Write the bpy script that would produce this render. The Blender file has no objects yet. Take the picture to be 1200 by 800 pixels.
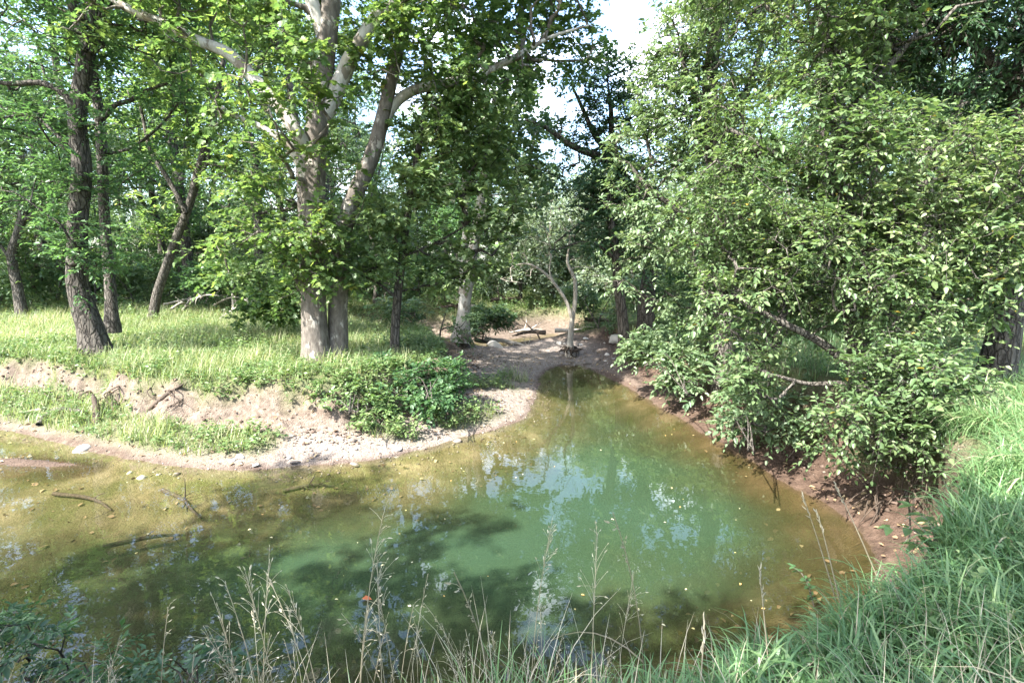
import bpy, math
import numpy as np
from mathutils import Vector

R = math.radians
scene = bpy.context.scene
COL = scene.collection

# ------------------------------------------------------------------ camera, sky, sun, exposure
CAM = np.array([0.0, 0.0, 3.2]); PITCH = R(8.5); FPX = 600.0
cam_d = bpy.data.cameras.new('camera'); cam_d.sensor_width = 36.0; cam_d.lens = 18.0
cam_d.clip_start = 0.05; cam_d.clip_end = 2000.0
cam_o = bpy.data.objects.new('camera', cam_d); COL.objects.link(cam_o)
cam_o.location = CAM; cam_o.rotation_euler = (R(90) - PITCH, 0, 0)
scene.camera = cam_o

SUN_TO = Vector((-0.78, -0.62, 0.0)).normalized()
SUN_EL = R(48)
SUN_DIR = Vector((SUN_TO.x * math.cos(SUN_EL), SUN_TO.y * math.cos(SUN_EL), math.sin(SUN_EL)))
sun_d = bpy.data.lights.new('sun', 'SUN'); sun_d.energy = 4.4; sun_d.angle = R(0.55); sun_d.color = (1.0, 0.965, 0.91)
sun_o = bpy.data.objects.new('sun', sun_d); COL.objects.link(sun_o)
sun_o.rotation_euler = (-SUN_DIR).to_track_quat('-Z', 'Y').to_euler()

world = bpy.data.worlds.new('World'); scene.world = world; world.use_nodes = True
nt = world.node_tree; nt.nodes.clear()
wo = nt.nodes.new('ShaderNodeOutputWorld'); bg = nt.nodes.new('ShaderNodeBackground'); bg.inputs['Strength'].default_value = 0.15
sky = nt.nodes.new('ShaderNodeTexSky'); sky.sky_type = 'NISHITA'; sky.sun_disc = False
sky.sun_elevation = SUN_EL; sky.sun_rotation = math.atan2(SUN_TO.x, SUN_TO.y)
sky.air_density = 1.0; sky.dust_density = 2.0; sky.ozone_density = 1.0
tc = nt.nodes.new('ShaderNodeTexCoord'); mp = nt.nodes.new('ShaderNodeMapping'); mp.inputs['Scale'].default_value = (1, 1, 2.2)
nz = nt.nodes.new('ShaderNodeTexNoise'); nz.inputs['Scale'].default_value = 2.3; nz.inputs['Detail'].default_value = 7; nz.inputs['Roughness'].default_value = 0.58
rp = nt.nodes.new('ShaderNodeValToRGB'); rp.color_ramp.elements[0].position = 0.55; rp.color_ramp.elements[1].position = 0.70
mx = nt.nodes.new('ShaderNodeMix'); mx.data_type = 'RGBA'
mx.inputs['B'].default_value = (12.0, 12.2, 12.6, 1)
nt.links.new(tc.outputs['Generated'], mp.inputs['Vector']); nt.links.new(mp.outputs['Vector'], nz.inputs['Vector'])
nt.links.new(nz.outputs['Fac'], rp.inputs['Fac']); nt.links.new(rp.outputs['Color'], mx.inputs['Factor'])
nt.links.new(sky.outputs['Color'], mx.inputs['A']); nt.links.new(mx.outputs['Result'], bg.inputs['Color'])
nt.links.new(bg.outputs['Background'], wo.inputs['Surface'])

vs = scene.view_settings
vs.view_transform = 'Standard'; vs.look = 'None'; vs.exposure = 2.55; vs.gamma = 1.0; vs.use_curve_mapping = False
scene.render.engine = 'CYCLES'
cy = scene.cycles
cy.max_bounces = 7; cy.diffuse_bounces = 3; cy.glossy_bounces = 3; cy.transmission_bounces = 4; cy.transparent_max_bounces = 6
cy.use_denoising = True; cy.caustics_reflective = False; cy.caustics_refractive = False
cy.sample_clamp_indirect = 6.0

# ------------------------------------------------------------------ pixel helpers (1200 x 800 picture)
cp, sp = math.cos(PITCH), math.sin(PITCH)
def ray(x, y):
    a, b = (x - 600.0) / FPX, (400.0 - y) / FPX
    return np.array([a, cp + b * sp, -sp + b * cp])
def at(x, y, Y):
    d = ray(x, y); return CAM + d * (Y / d[1])
def on(x, y, z):
    d = ray(x, y); return CAM + d * ((z - CAM[2]) / d[2])

# ------------------------------------------------------------------ noise
_g = np.random.default_rng(11)
_NT = [( _g.normal(size=(5, 3)), _g.uniform(0, 6.28, 5)) for _ in range(6)]
def noise(p, f=1.0, octv=3):
    """smooth pseudo noise about -1..1 at points p (n,3)"""
    out = np.zeros(len(p)); amp = 1.0; tot = 0
    for o in range(octv):
        W, ph = _NT[o]
        q = p * f * (2.03 ** o)
        out += amp * np.sin(q @ W.T + ph + 1.3 * np.sin(q @ W[::-1].T * 0.7)).mean(1) * 1.7
        tot += amp; amp *= 0.55
    return out / tot
def noise2(x, y, f=1.0, octv=3):
    p = np.stack([np.ravel(x), np.ravel(y), np.zeros(np.size(x))], 1)
    return noise(p, f, octv).reshape(np.shape(x))

# ------------------------------------------------------------------ mesh helpers
def mesh_np(name, V, faces, tint=None, mats=(), smooth=True):
    """faces: list of (n,k) int arrays; tint: per-face floats"""
    me = bpy.data.meshes.new(name)
    V = np.asarray(V, dtype=np.float32)
    faces = [np.asarray(f, dtype=np.int32) for f in faces if len(f)]
    me.vertices.add(len(V)); me.vertices.foreach_set('co', V.ravel())
    nl = sum(f.size for f in faces); nf = sum(len(f) for f in faces)
    me.loops.add(nl); me.loops.foreach_set('vertex_index', np.concatenate([f.ravel() for f in faces]))
    me.polygons.add(nf)
    tot = np.concatenate([np.full(len(f), f.shape[1], np.int32) for f in faces])
    st = np.concatenate([[0], np.cumsum(tot)[:-1]]).astype(np.int32)
    me.polygons.foreach_set('loop_start', st)
    if not smooth:
        me.polygons.foreach_set('use_smooth', np.zeros(nf, dtype=bool))
    me.update(calc_edges=True)
    if tint is not None:
        a = me.attributes.new('tint', 'FLOAT', 'FACE'); a.data.foreach_set('value', np.asarray(tint, dtype=np.float32))
    for m in mats: me.materials.append(m)
    return me
def link(name, me, parent=None, loc=None):
    o = bpy.data.objects.new(name, me); COL.objects.link(o)
    if parent is not None: o.parent = parent
    if loc is not None: o.location = loc
    return o
def tag(o, label=None, cat=None, group=None, kind=None):
    if label: o['label'] = label
    if cat: o['category'] = cat
    if group: o['group'] = group
    if kind: o['kind'] = kind
    return o
def thing(name, loc, label, cat, group=None):
    o = bpy.data.objects.new(name, None); COL.objects.link(o); o.location = loc
    o.empty_display_size = 0.2
    return tag(o, label, cat, group)
def copy_thing(root, loc, rz, sc, label=None):
    r = root.copy(); COL.objects.link(r); r.location = loc; r.rotation_euler = (0, 0, rz)
    r.scale = sc if hasattr(sc, '__len__') else (sc, sc, sc)
    if label: r['label'] = label
    for ch in root.children:
        c = ch.copy(); COL.objects.link(c); c.parent = r
    return r

# ------------------------------------------------------------------ materials
def new_mat(name):
    m = bpy.data.materials.new(name); m.use_nodes = True
    t = m.node_tree; t.nodes.clear()
    return m, t, t.nodes.new('ShaderNodeOutputMaterial')
def N(t, kind, **kw):
    n = t.nodes.new(kind)
    for k, v in kw.items():
        if k in n.inputs: n.inputs[k].default_value = v
        else: setattr(n, k, v)
    return n
def ramp(t, stops, interp='LINEAR'):
    n = t.nodes.new('ShaderNodeValToRGB'); cr = n.color_ramp; cr.interpolation = interp
    while len(cr.elements) < len(stops): cr.elements.new(0.5)
    for e, (p, c) in zip(cr.elements, stops):
        e.position = p; e.color = (c[0], c[1], c[2], 1) if len(c) == 3 else c
    return n
def leaf_mat(name, stops, trans=0.42, rough=0.42, spec=0.45, tcol=(1.10, 1.15, 0.68)):
    m, t, out = new_mat(name)
    a = N(t, 'ShaderNodeAttribute', attribute_name='tint')
    if name.endswith('_leaf') and name not in ('fallen_leaf', 'litter_leaf', 'red_leaf'): stops = [(p_, (c_[0] * .92, c_[1], c_[2] * 1.3)) for p_, c_ in stops]
    r = ramp(t, stops); t.links.new(a.outputs['Fac'], r.inputs['Fac'])
    p = N(t, 'ShaderNodeBsdfPrincipled'); p.inputs['Roughness'].default_value = rough
    p.inputs['Specular IOR Level'].default_value = spec
    tr = N(t, 'ShaderNodeBsdfTranslucent')
    mul = N(t, 'ShaderNodeMix', data_type='RGBA', blend_type='MULTIPLY'); mul.inputs['Factor'].default_value = 1.0
    mul.inputs['B'].default_value = (*tcol, 1)
    mix = N(t, 'ShaderNodeMixShader'); mix.inputs[0].default_value = trans
    L = t.links.new
    L(r.outputs['Color'], p.inputs['Base Color']); L(r.outputs['Color'], mul.inputs['A']); L(mul.outputs['Result'], tr.inputs['Color'])
    L(p.outputs[0], mix.inputs[1]); L(tr.outputs[0], mix.inputs[2]); L(mix.outputs[0], out.inputs['Surface'])
    return m
def bark_mat(name, c0, c1, c2=None, scale=(7, 7, 1.6), bump=0.5, patch=None, furrow=0):
    m, t, out = new_mat(name); L = t.links.new
    tc = N(t, 'ShaderNodeTexCoord'); mp = N(t, 'ShaderNodeMapping'); mp.inputs['Scale'].default_value = scale
    n1 = N(t, 'ShaderNodeTexNoise', Scale=3.0, Detail=6.0, Roughness=0.65)
    L(tc.outputs['Object'], mp.inputs['Vector']); L(mp.outputs['Vector'], n1.inputs['Vector'])
    r = ramp(t, [(0.32, c0), (0.68, c1)]); L(n1.outputs['Fac'], r.inputs['Fac'])
    col = r.outputs['Color']
    if patch:
        n2 = N(t, 'ShaderNodeTexNoise', Scale=patch[1], Detail=9.0, Roughness=0.62)
        mp2 = N(t, 'ShaderNodeMapping'); mp2.inputs['Scale'].default_value = (1, 1, 0.5)
        L(tc.outputs['Object'], mp2.inputs['Vector']); L(mp2.outputs['Vector'], n2.inputs['Vector'])
        r2 = ramp(t, [(patch[2], (0, 0, 0)), (patch[2] + 0.04, (1, 1, 1))]); L(n2.outputs['Fac'], r2.inputs['Fac'])
        mm = N(t, 'ShaderNodeMix', data_type='RGBA'); L(r2.outputs['Color'], mm.inputs['Factor']); L(col, mm.inputs['A']); mm.inputs['B'].default_value = (*patch[0], 1)
        col = mm.outputs['Result']
    if c2:
        n3 = N(t, 'ShaderNodeTexNoise', Scale=1.3, Detail=3.0); L(tc.outputs['Object'], n3.inputs['Vector'])
        r3 = ramp(t, [(0.52, (0, 0, 0)), (0.64, (1, 1, 1))]); L(n3.outputs['Fac'], r3.inputs['Fac'])
        mm = N(t, 'ShaderNodeMix', data_type='RGBA'); L(r3.outputs['Color'], mm.inputs['Factor']); L(col, mm.inputs['A']); mm.inputs['B'].default_value = (*c2, 1)
        col = mm.outputs['Result']
    hgt = n1.outputs['Fac']
    if furrow:
        nd = N(t, 'ShaderNodeTexNoise', Scale=7.0, Detail=3.0); L(tc.outputs['Object'], nd.inputs['Vector'])
        vm = N(t, 'ShaderNodeVectorMath', operation='MULTIPLY_ADD'); vm.inputs[1].default_value = (.10, .10, .25); L(nd.outputs['Color'], vm.inputs[0]); L(tc.outputs['Object'], vm.inputs[2])
        mv = N(t, 'ShaderNodeMapping'); mv.inputs['Scale'].default_value = (1, 1, .22); L(vm.outputs[0], mv.inputs['Vector'])
        vo_ = N(t, 'ShaderNodeTexVoronoi', feature='DISTANCE_TO_EDGE', Scale=furrow); L(mv.outputs['Vector'], vo_.inputs['Vector'])
        fr_ = ramp(t, [(0.0, (.30, .28, .26)), (0.16, (1, 1, 1))]); L(vo_.outputs['Distance'], fr_.inputs['Fac'])
        mu = N(t, 'ShaderNodeMix', data_type='RGBA', blend_type='MULTIPLY'); mu.inputs['Factor'].default_value = 1.0; L(col, mu.inputs['A']); L(fr_.outputs['Color'], mu.inputs['B']); col = mu.outputs['Result']
        ad = N(t, 'ShaderNodeMath', operation='ADD'); L(fr_.outputs['Color'], ad.inputs[0]); L(n1.outputs['Fac'], ad.inputs[1]); hgt = ad.outputs[0]
    p = N(t, 'ShaderNodeBsdfPrincipled', Roughness=0.85); p.inputs['Specular IOR Level'].default_value = 0.25
    L(col, p.inputs['Base Color'])
    b = N(t, 'ShaderNodeBump', Strength=bump, Distance=0.03); L(hgt, b.inputs['Height']); L(b.outputs['Normal'], p.inputs['Normal'])
    L(p.outputs[0], out.inputs['Surface'])
    return m
G = lambda *c: c
LEAF_SYC = leaf_mat('sycamore_leaf', [(0, (0.075, 0.13, 0.038)), (0.45, (0.13, 0.195, 0.055)), (0.8, (0.20, 0.26, 0.065)), (0.96, (0.27, 0.31, 0.075)), (1, (0.38, 0.33, 0.07))], trans=0.58)
LEAF_MAPLE = leaf_mat('maple_leaf', [(0, (0.055, 0.115, 0.036)), (0.6, (0.095, 0.17, 0.055)), (1, (0.16, 0.235, 0.075))], trans=0.52)
LEAF_DARK = leaf_mat('dark_leaf', [(0, (0.045, 0.085, 0.036)), (0.6, (0.075, 0.13, 0.05)), (1, (0.125, 0.19, 0.075))], trans=0.4)
LEAF_NEAR = leaf_mat('elm_leaf', [(0, (0.08, 0.13, 0.04)), (0.5, (0.135, 0.19, 0.06)), (0.88, (0.20, 0.245, 0.08)), (0.965, (0.27, 0.29, 0.11)), (0.99, (0.38, 0.32, 0.06)), (1, (0.44, 0.30, 0.05))], trans=0.45, rough=0.45, spec=0.5)
LEAF_PALE = leaf_mat('boxelder_leaf', [(0, (0.10, 0.155, 0.06)), (0.5, (0.165, 0.22, 0.085)), (1, (0.25, 0.29, 0.13))], trans=0.42, rough=0.4)
LEAF_BG = leaf_mat('woodland_leaf', [(0, (0.075, 0.13, 0.048)), (0.5, (0.125, 0.185, 0.068)), (1, (0.20, 0.25, 0.095))], trans=0.48)
LEAF_WEED = leaf_mat('weed_leaf', [(0, (0.075, 0.135, 0.035)), (0.5, (0.15, 0.21, 0.06)), (1, (0.27, 0.31, 0.11))], trans=0.4)
GRASS_MEADOW = leaf_mat('meadow_blade', [(0, (0.11, 0.175, 0.06)), (0.5, (0.22, 0.28, 0.115)), (0.85, (0.36, 0.37, 0.20)), (1, (0.47, 0.44, 0.29))], trans=0.4, rough=0.5)
GRASS_NEAR = leaf_mat('bank_blade', [(0, (0.07, 0.15, 0.055)), (0.5, (0.125, 0.225, 0.085)), (0.85, (0.20, 0.29, 0.12)), (0.95, (0.36, 0.36, 0.2)), (1, (0.45, 0.40, 0.27))], trans=0.35, rough=0.4, spec=0.5)
DRY = leaf_mat('dry_straw', [(0, (0.26, 0.225, 0.15)), (1, (0.46, 0.42, 0.32))], trans=0.25, rough=0.6, tcol=(1, 1, 0.9))
FLOAT_LEAF = leaf_mat('fallen_leaf', [(0, (0.55, 0.52, 0.36)), (0.6, (0.50, 0.42, 0.16)), (1, (0.45, 0.18, 0.05))], trans=0.2, rough=0.6, tcol=(1, 1, 1))
BARK_DARK = bark_mat('dark_bark', (0.045, 0.04, 0.034), (0.125, 0.11, 0.09), bump=1.0, furrow=13)
BARK_GREY = bark_mat('grey_bark', (0.06, 0.054, 0.045), (0.165, 0.148, 0.125), bump=0.9, furrow=17)
BARK_SYC = bark_mat('sycamore_bark', (0.07, 0.058, 0.047), (0.16, 0.14, 0.117), scale=(5, 5, 1.8), bump=0.9, patch=((0.30, 0.272, 0.232), 5.0, 0.57))
BARK_WHITE = bark_mat('white_bark', (0.26, 0.24, 0.21), (0.44, 0.42, 0.38), scale=(3, 3, 1.2), bump=0.4, patch=((0.17, 0.145, 0.115), 3.8, 0.53))
BARK_DEAD = bark_mat('dead_wood', (0.27, 0.23, 0.18), (0.45, 0.41, 0.35), bump=0.5)
BARK_ROOT = bark_mat('root_bark', (0.035, 0.026, 0.02), (0.10, 0.075, 0.055), bump=0.8)

# ------------------------------------------------------------------ terrain
POND = np.array([
    (1.0, 15.3), (1.55, 16.3), (2.3, 16.0), (2.75, 14.4), (3.1, 12.9), (3.45, 10.8), (3.75, 9.1), (4.0, 8.0), (4.1, 7.1), (4.3, 6.2), (4.15, 5.4),
    (3.7, 4.75), (2.9, 4.1), (2.0, 3.4), (0.9, 2.75), (0, 2.5), (-2, 2.4), (-4, 2.7), (-6.5, 3.3), (-10, 4.2), (-15, 5.5), (-22, 7), (-34, 9), (-34, 13), (-20, 11.4),
    (-13, 10.6), (-10, 9.7), (-8.6, 9.1), (-7.0, 8.35), (-5.2, 7.75), (-4.5, 7.65), (-3.4, 7.75), (-2.4, 8.0), (-1.6, 8.5), (-0.7, 9.25), (0.1, 10.2), (0.5, 11.2), (0.62, 12.6), (0.75, 14.0)])
CREEK = np.array([(-1.7, 19.4), (-0.7, 19.0), (0.0, 19.5), (0.2, 20.4), (1.2, 21.6), (2.6, 23.0), (2.2, 24.6), (0.5, 23.2), (-0.6, 21.8), (-2.6, 21.4), (-6, 22.5), (-6.2, 21.4), (-3, 20.2)])
BAR = np.array([(-8.9, 8.1), (-8.0, 7.75), (-7.0, 7.75), (-6.7, 7.95), (-7.7, 8.15), (-8.5, 8.3)])
def smooth_poly(P, k=2):
    for _ in range(k):
        Q = np.roll(P, -1, 0); P = np.stack([P * .75 + Q * .25, P * .25 + Q * .75], 1).reshape(-1, 2)
    return P
PONDS, CREEKS, BARS = smooth_poly(POND), smooth_poly(CREEK), smooth_poly(BAR)
def sdist(x, y, P):
    """distance to polygon edge, negative inside"""
    d = np.full(x.shape, 1e9); ins = np.zeros(x.shape, bool)
    Q = np.roll(P, -1, 0)
    for (ax, ay), (bx, by) in zip(P, Q):
        ex, ey = bx - ax, by - ay; L2 = ex * ex + ey * ey + 1e-12
        t = np.clip(((x - ax) * ex + (y - ay) * ey) / L2, 0, 1)
        d = np.minimum(d, (x - ax - t * ex) ** 2 + (y - ay - t * ey) ** 2)
        c = (ay > y) != (by > y)
        xi = ax + (y - ay) * ex / (ey if abs(ey) > 1e-12 else 1e-12)
        ins ^= c & (x < xi)
    d = np.sqrt(d); return np.where(ins, -d, d)
#   x, y, beach width, beach height, slope width, top height, bed slope, gravel amount, veg on beach
CTRL = np.array([
    (-22, 11, 1.2, .35, .8, 1.05, .07, .3, .7), (-10, 10, 1.15, .36, .38, 1.05, .07, .2, .95), (-7.5, 8.6, .9, .32, .45, 1.02, .08, .3, .9), (-5, 7.9, .9, .26, 1.1, 1.0, .10, .5, .75),
    (-3, 8.1, 1.05, .24, .95, 1.08, .16, .9, .25), (-1.4, 8.8, 1.05, .24, .6, 1.1, .25, 1, .12), (-.3, 10.4, 1.5, .26, .55, 1.05, .32, 1, .2), (.3, 12.6, 2.1, .28, .6, 1.0, .35, 1, .25),
    (1.2, 16, 5.0, .34, 2.0, .8, .4, 1, .1), (3, 14.5, .6, .25, .7, 1.2, .4, .6, .1), (3.7, 9.5, .5, .2, .6, 1.35, .45, .1, .02), (4.1, 7.2, .55, .2, .45, 1.5, .5, 0, 0),
    (4.35, 5.6, .62, .34, .42, 1.52, .5, 0, 0), (3.1, 4.0, .28, .16, .5, 1.52, .5, .0, .0), (1.3, 2.8, .1, .05, .8, 1.5, .45, .1, .3), (-2, 2.4, .1, .05, 1.0, 1.5, .40, .1, .4), (-6, 3, .2, .1, 1.4, 1.4, .25, .1, .6), (-14, 5, .3, .1, 1.6, 1.3, .12, .1, .8)])
def terrain(x, y, full=False):
    x = np.asarray(x, float); y = np.asarray(y, float)
    wob = 0.10 * noise2(x, y, 2.1, 3)
    s1 = sdist(x, y, PONDS); s2 = sdist(x, y, CREEKS); sb = sdist(x, y, BARS)
    W = 1.0 / (((x[..., None] - CTRL[:, 0]) ** 2 + (y[..., None] - CTRL[:, 1]) ** 2) ** 1.6 + 1e-3); W /= W.sum(-1, keepdims=True)
    b, bh, sw, T, bs, grav, bv = [(W * CTRL[:, k]).sum(-1) for k in range(2, 9)]
    s = s1 + wob * np.clip(np.abs(s1) * 2, 0.65, 1) + .035 * noise2(x, y, 6.5, 2)
    sl = s + np.clip((s - .25) / .8, 0, 1) * (.15 * noise2(x, y, 1.1, 2) + .16 * noise2(x, y, 3.1, 3) + .09 * noise2(x, y, 8.0, 2)) * np.where(y > 6.5, 1.0, .4)
    u = np.clip((sl - b) / sw, 0, 1); u = u * u * (3 - 2 * u)
    land = bh * np.clip(s / np.maximum(b, .05), 0, 1) + (T - bh) * u
    far = np.clip((s - b - sw) / 12, 0, 1)
    land = land + far * 0.25 + 0.06 * noise2(x, y, 0.5, 3) * u + 0.025 * noise2(x, y, 3.0, 3) + 0.012 * noise2(x, y, 9.0, 2)
    # the land beyond the gravel bar is cut by the upper creek
    c = np.clip((s2 - 0.25) / 1.3, 0, 1); c = c * c * (3 - 2 * c)
    land = np.where(s2 < 6, np.minimum(land, 0.12 + c * (0.28 + 0.62 * np.clip((np.where(x > 0, y, y + 3) - 20.5) / 2.5, 0, 1)) + np.clip(s2 - 1.5, 0, 9) * .3), land)
    land = np.where(s2 < 0, np.maximum(-0.5, 0.1 + s2 * 0.35), land)
    bed = -np.minimum(1.7, 0.02 + bs * -s * (1 + 0.0 * s)) + 0.02 * noise2(x, y, 1.7, 3)
    h = np.where(s > 0, land, bed)
    bb = np.clip((0.18 - sb) / 0.35, 0, 1); h = np.where((s1 < 0) & (sb < 0.2), np.maximum(h, -0.09 + 0.13 * bb + 0.02 * noise2(x, y, 5, 2)), h)
    # rolling rise far off so that the wood closes the view
    rr = np.hypot(x, y - 10); h = h + np.clip((rr - 45) / 60, 0, 1) * 2.0
    if not full: return h
    veg = np.clip((s - b - 0.45 * sw) / (0.5 * sw) + 1.1 * noise2(x, y, 1.6, 3), 0, 1)
    bvp = np.clip(bv * 1.6 + 0.9 * noise2(x, y, 1.3, 3) - 0.35, 0, 1) * np.clip(s / 0.35 - 0.3, 0, 1)
    veg = np.where(s < b + 0.1 * sw, np.maximum(veg, bvp), veg)
    veg = veg * np.clip((s2 - 0.6) / 1.0, 0, 1)
    veg = np.where(s2 < 5, veg * np.clip((h - 0.3) / .4, 0.15, 1), veg)
    dep = np.clip(-h, 0, 2)
    grav = np.clip(grav, 0, 1) * np.clip((b + 0.3 - s) / 0.5, 0, 1)
    return h, veg, grav, dep, s, b, sw
def lip(x, y, h):
    """the sod of the cove leans out over the hollow below it"""
    a = 0.5 * np.exp(-(((x - 5.3) / .95) ** 2 + ((y - 5.55) / .95) ** 2)) * np.clip((h - .55) / .75, 0, 1) ** 1.3
    return x - a * .92, y - a * .38
def ground(x, y):
    return float(terrain(np.array([x]), np.array([y]))[0])
def axis(spans):
    out = []
    for a, b, st in spans: out.append(np.arange(a, b, st))
    return np.concatenate(out + [[spans[-1][1]]])
xs = axis([(-300, -60, 20), (-60, -24, 3), (-24, -13, .4), (-13, 7.5, .09), (7.5, 16, .3), (16, 60, 3), (60, 300, 20)])
ys = axis([(-120, -20, 10), (-20, -2, 1.0), (-2, 19, .09), (19, 27, .2), (27, 60, 1.5), (60, 320, 20)])
XX, YY = np.meshgrid(xs, ys)
H, VEG, GRAV, DEP, S_, B_, SW_ = terrain(XX, YY, True)
nx, ny = len(xs), len(ys)
ii = np.arange(nx * ny).reshape(ny, nx)
quads = np.stack([ii[:-1, :-1], ii[:-1, 1:], ii[1:, 1:], ii[1:, :-1]], -1).reshape(-1, 4)
GX, GY = lip(XX, YY, H)
gme = mesh_np('ground', np.stack([GX, GY, H], -1).reshape(-1, 3), [quads])
ca = gme.attributes.new('gmask', 'FLOAT_COLOR', 'POINT')
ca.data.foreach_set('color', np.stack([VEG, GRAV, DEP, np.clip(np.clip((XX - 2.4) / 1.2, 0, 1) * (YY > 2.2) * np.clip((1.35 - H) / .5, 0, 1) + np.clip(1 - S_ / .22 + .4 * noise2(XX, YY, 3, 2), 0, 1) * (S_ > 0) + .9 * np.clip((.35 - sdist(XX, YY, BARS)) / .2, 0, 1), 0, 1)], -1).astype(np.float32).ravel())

m, t, out = new_mat('ground_soil'); L = t.links.new
at_ = N(t, 'ShaderNodeAttribute', attribute_name='gmask'); sepc = N(t, 'ShaderNodeSeparateColor'); L(at_.outputs['Color'], sepc.inputs['Color'])
tc = N(t, 'ShaderNodeTexCoord')
def nzz(sc, det=5, rough=0.6):
    n = N(t, 'ShaderNodeTexNoise', Scale=sc, Detail=det, Roughness=rough); L(tc.outputs['Object'], n.inputs['Vector']); return n
def mixc(f, a, b):
    n = N(t, 'ShaderNodeMix', data_type='RGBA')
    for k, v in (('Factor', f), ('A', a), ('B', b)):
        if isinstance(v, tuple): n.inputs[k].default_value = (*v, 1)
        elif isinstance(v, float): n.inputs[k].default_value = v
        else: L(v, n.inputs[k])
    return n.outputs['Result']
nA, nB, nC, nD = nzz(1.4), nzz(9), nzz(38, 4), nzz(0.5)
soil = ramp(t, [(0.3, (0.072, 0.054, 0.04)), (0.52, (0.145, 0.112, 0.087)), (0.75, (0.225, 0.18, 0.145))]); L(nB.outputs['Fac'], soil.inputs['Fac'])
vor = N(t, 'ShaderNodeTexVoronoi', Scale=34.0); L(tc.outputs['Object'], vor.inputs['Vector'])
grv = ramp(t, [(0.0, (0.125, 0.10, 0.083)), (0.5, (0.20, 0.168, 0.143)), (1.0, (0.29, 0.25, 0.215))]); L(vor.outputs['Color'], grv.inputs['Fac'])
grassb = ramp(t, [(0.3, (0.055, 0.07, 0.028)), (0.55, (0.10, 0.11, 0.048)), (0.8, (0.17, 0.15, 0.085))]); L(nA.outputs['Fac'], grassb.inputs['Fac'])
c = mixc(sepc.outputs['Green'], soil.outputs['Color'], grv.outputs['Color'])
bedr = ramp(t, [(0.3, (0.072, 0.060, 0.031)), (0.5, (0.15, 0.123, 0.066)), (0.70, (0.26, 0.215, 0.13))]); L(nA.outputs['Fac'], bedr.inputs['Fac'])
alg = ramp(t, [(0.40, (0, 0, 0)), (0.62, (1, 1, 1))]); L(nzz(0.9, 8, 0.7).outputs['Fac'], alg.inputs['Fac'])
bedc = mixc(alg.outputs['Color'], bedr.outputs['Color'], (0.075, 0.076, 0.024))
wet = N(t, 'ShaderNodeMapRange'); wet.inputs['From Min'].default_value = 0.0; wet.inputs['From Max'].default_value = 0.05; L(sepc.outputs['Blue'], wet.inputs['Value'])
c = mixc(wet.outputs['Result'], c, bedc)
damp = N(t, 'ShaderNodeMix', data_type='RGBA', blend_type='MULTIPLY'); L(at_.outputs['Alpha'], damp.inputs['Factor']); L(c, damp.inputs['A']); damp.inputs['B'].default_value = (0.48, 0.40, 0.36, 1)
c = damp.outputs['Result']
c = mixc(sepc.outputs['Red'], c, grassb.outputs['Color'])
pr = N(t, 'ShaderNodeBsdfPrincipled', Roughness=0.9); pr.inputs['Specular IOR Level'].default_value = 0.2
L(c, pr.inputs['Base Color'])
addh = N(t, 'ShaderNodeMath', operation='ADD'); L(nB.outputs['Fac'], addh.inputs[0]); L(nC.outputs['Fac'], addh.inputs[1])
bp = N(t, 'ShaderNodeBump', Strength=0.8, Distance=0.05); L(addh.outputs[0], bp.inputs['Height']); L(bp.outputs['Normal'], pr.inputs['Normal'])
L(pr.outputs[0], out.inputs['Surface'])
gme.materials.append(m)
tag(link('ground', gme), 'creek banks of soil gravel and meadow under the trees', None, None, 'structure')

# ------------------------------------------------------------------ water
wx = axis([(-34, -13, .5), (-13, 6, .2)]); wy = axis([(1.5, 18, .2), (18, 26, .4)])
WX, WY = np.meshgrid(wx, wy)
hw, _v, _g2, _d, sW, _b, _s = terrain(WX, WY, True)
iw = np.arange(WX.size).reshape(WX.shape)
wq = np.stack([iw[:-1, :-1], iw[:-1, 1:], iw[1:, 1:], iw[1:, :-1]], -1).reshape(-1, 4)
keep = (hw.ravel()[wq].min(1) < 0.03)
wq = wq[keep]
wme = mesh_np('water', np.stack([WX, WY, np.zeros_like(WX)], -1).reshape(-1, 3), [wq])
da = wme.attributes.new('depth', 'FLOAT', 'POINT'); da.data.foreach_set('value', np.clip(-hw, 0, 3).astype(np.float32).ravel())
m, t, out = new_mat('pond_water'); L = t.links.new
da_ = N(t, 'ShaderNodeAttribute', attribute_name='depth')
tc = N(t, 'ShaderNodeTexCoord')
n1 = N(t, 'ShaderNodeTexNoise', Scale=2.2, Detail=3.0, Roughness=0.5); L(tc.outputs['Object'], n1.inputs['Vector'])
n2 = N(t, 'ShaderNodeTexNoise', Scale=0.7, Detail=3.0); L(tc.outputs['Object'], n2.inputs['Vector'])
bp = N(t, 'ShaderNodeBump', Strength=0.05, Distance=0.06); L(n1.outputs['Fac'], bp.inputs['Height'])
murk = N(t, 'ShaderNodeMapRange'); murk.inputs['From Min'].default_value = 0.03; murk.inputs['From Max'].default_value = 0.78
murk.inputs['To Min'].default_value = 0.06; murk.inputs['To Max'].default_value = 0.88; murk.interpolation_type = 'SMOOTHSTEP'
L(da_.outputs['Fac'], murk.inputs['Value'])
mc = ramp(t, [(0.0, (0.055, 0.047, 0.021)), (0.18, (0.029, 0.035, 0.014)), (0.42, (0.024, 0.043, 0.021)), (0.78, (0.027, 0.053, 0.031))])
dm = N(t, 'ShaderNodeMath', operation='MULTIPLY'); dm.inputs[1].default_value = 0.50; L(da_.outputs['Fac'], dm.inputs[0])
nv = N(t, 'ShaderNodeMath', operation='MULTIPLY_ADD'); nv.inputs[1].default_value = 0.7; nv.inputs[2].default_value = -0.35; L(n2.outputs['Fac'], nv.inputs[0])
n2.inputs['Detail'].default_value = 6.0
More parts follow.
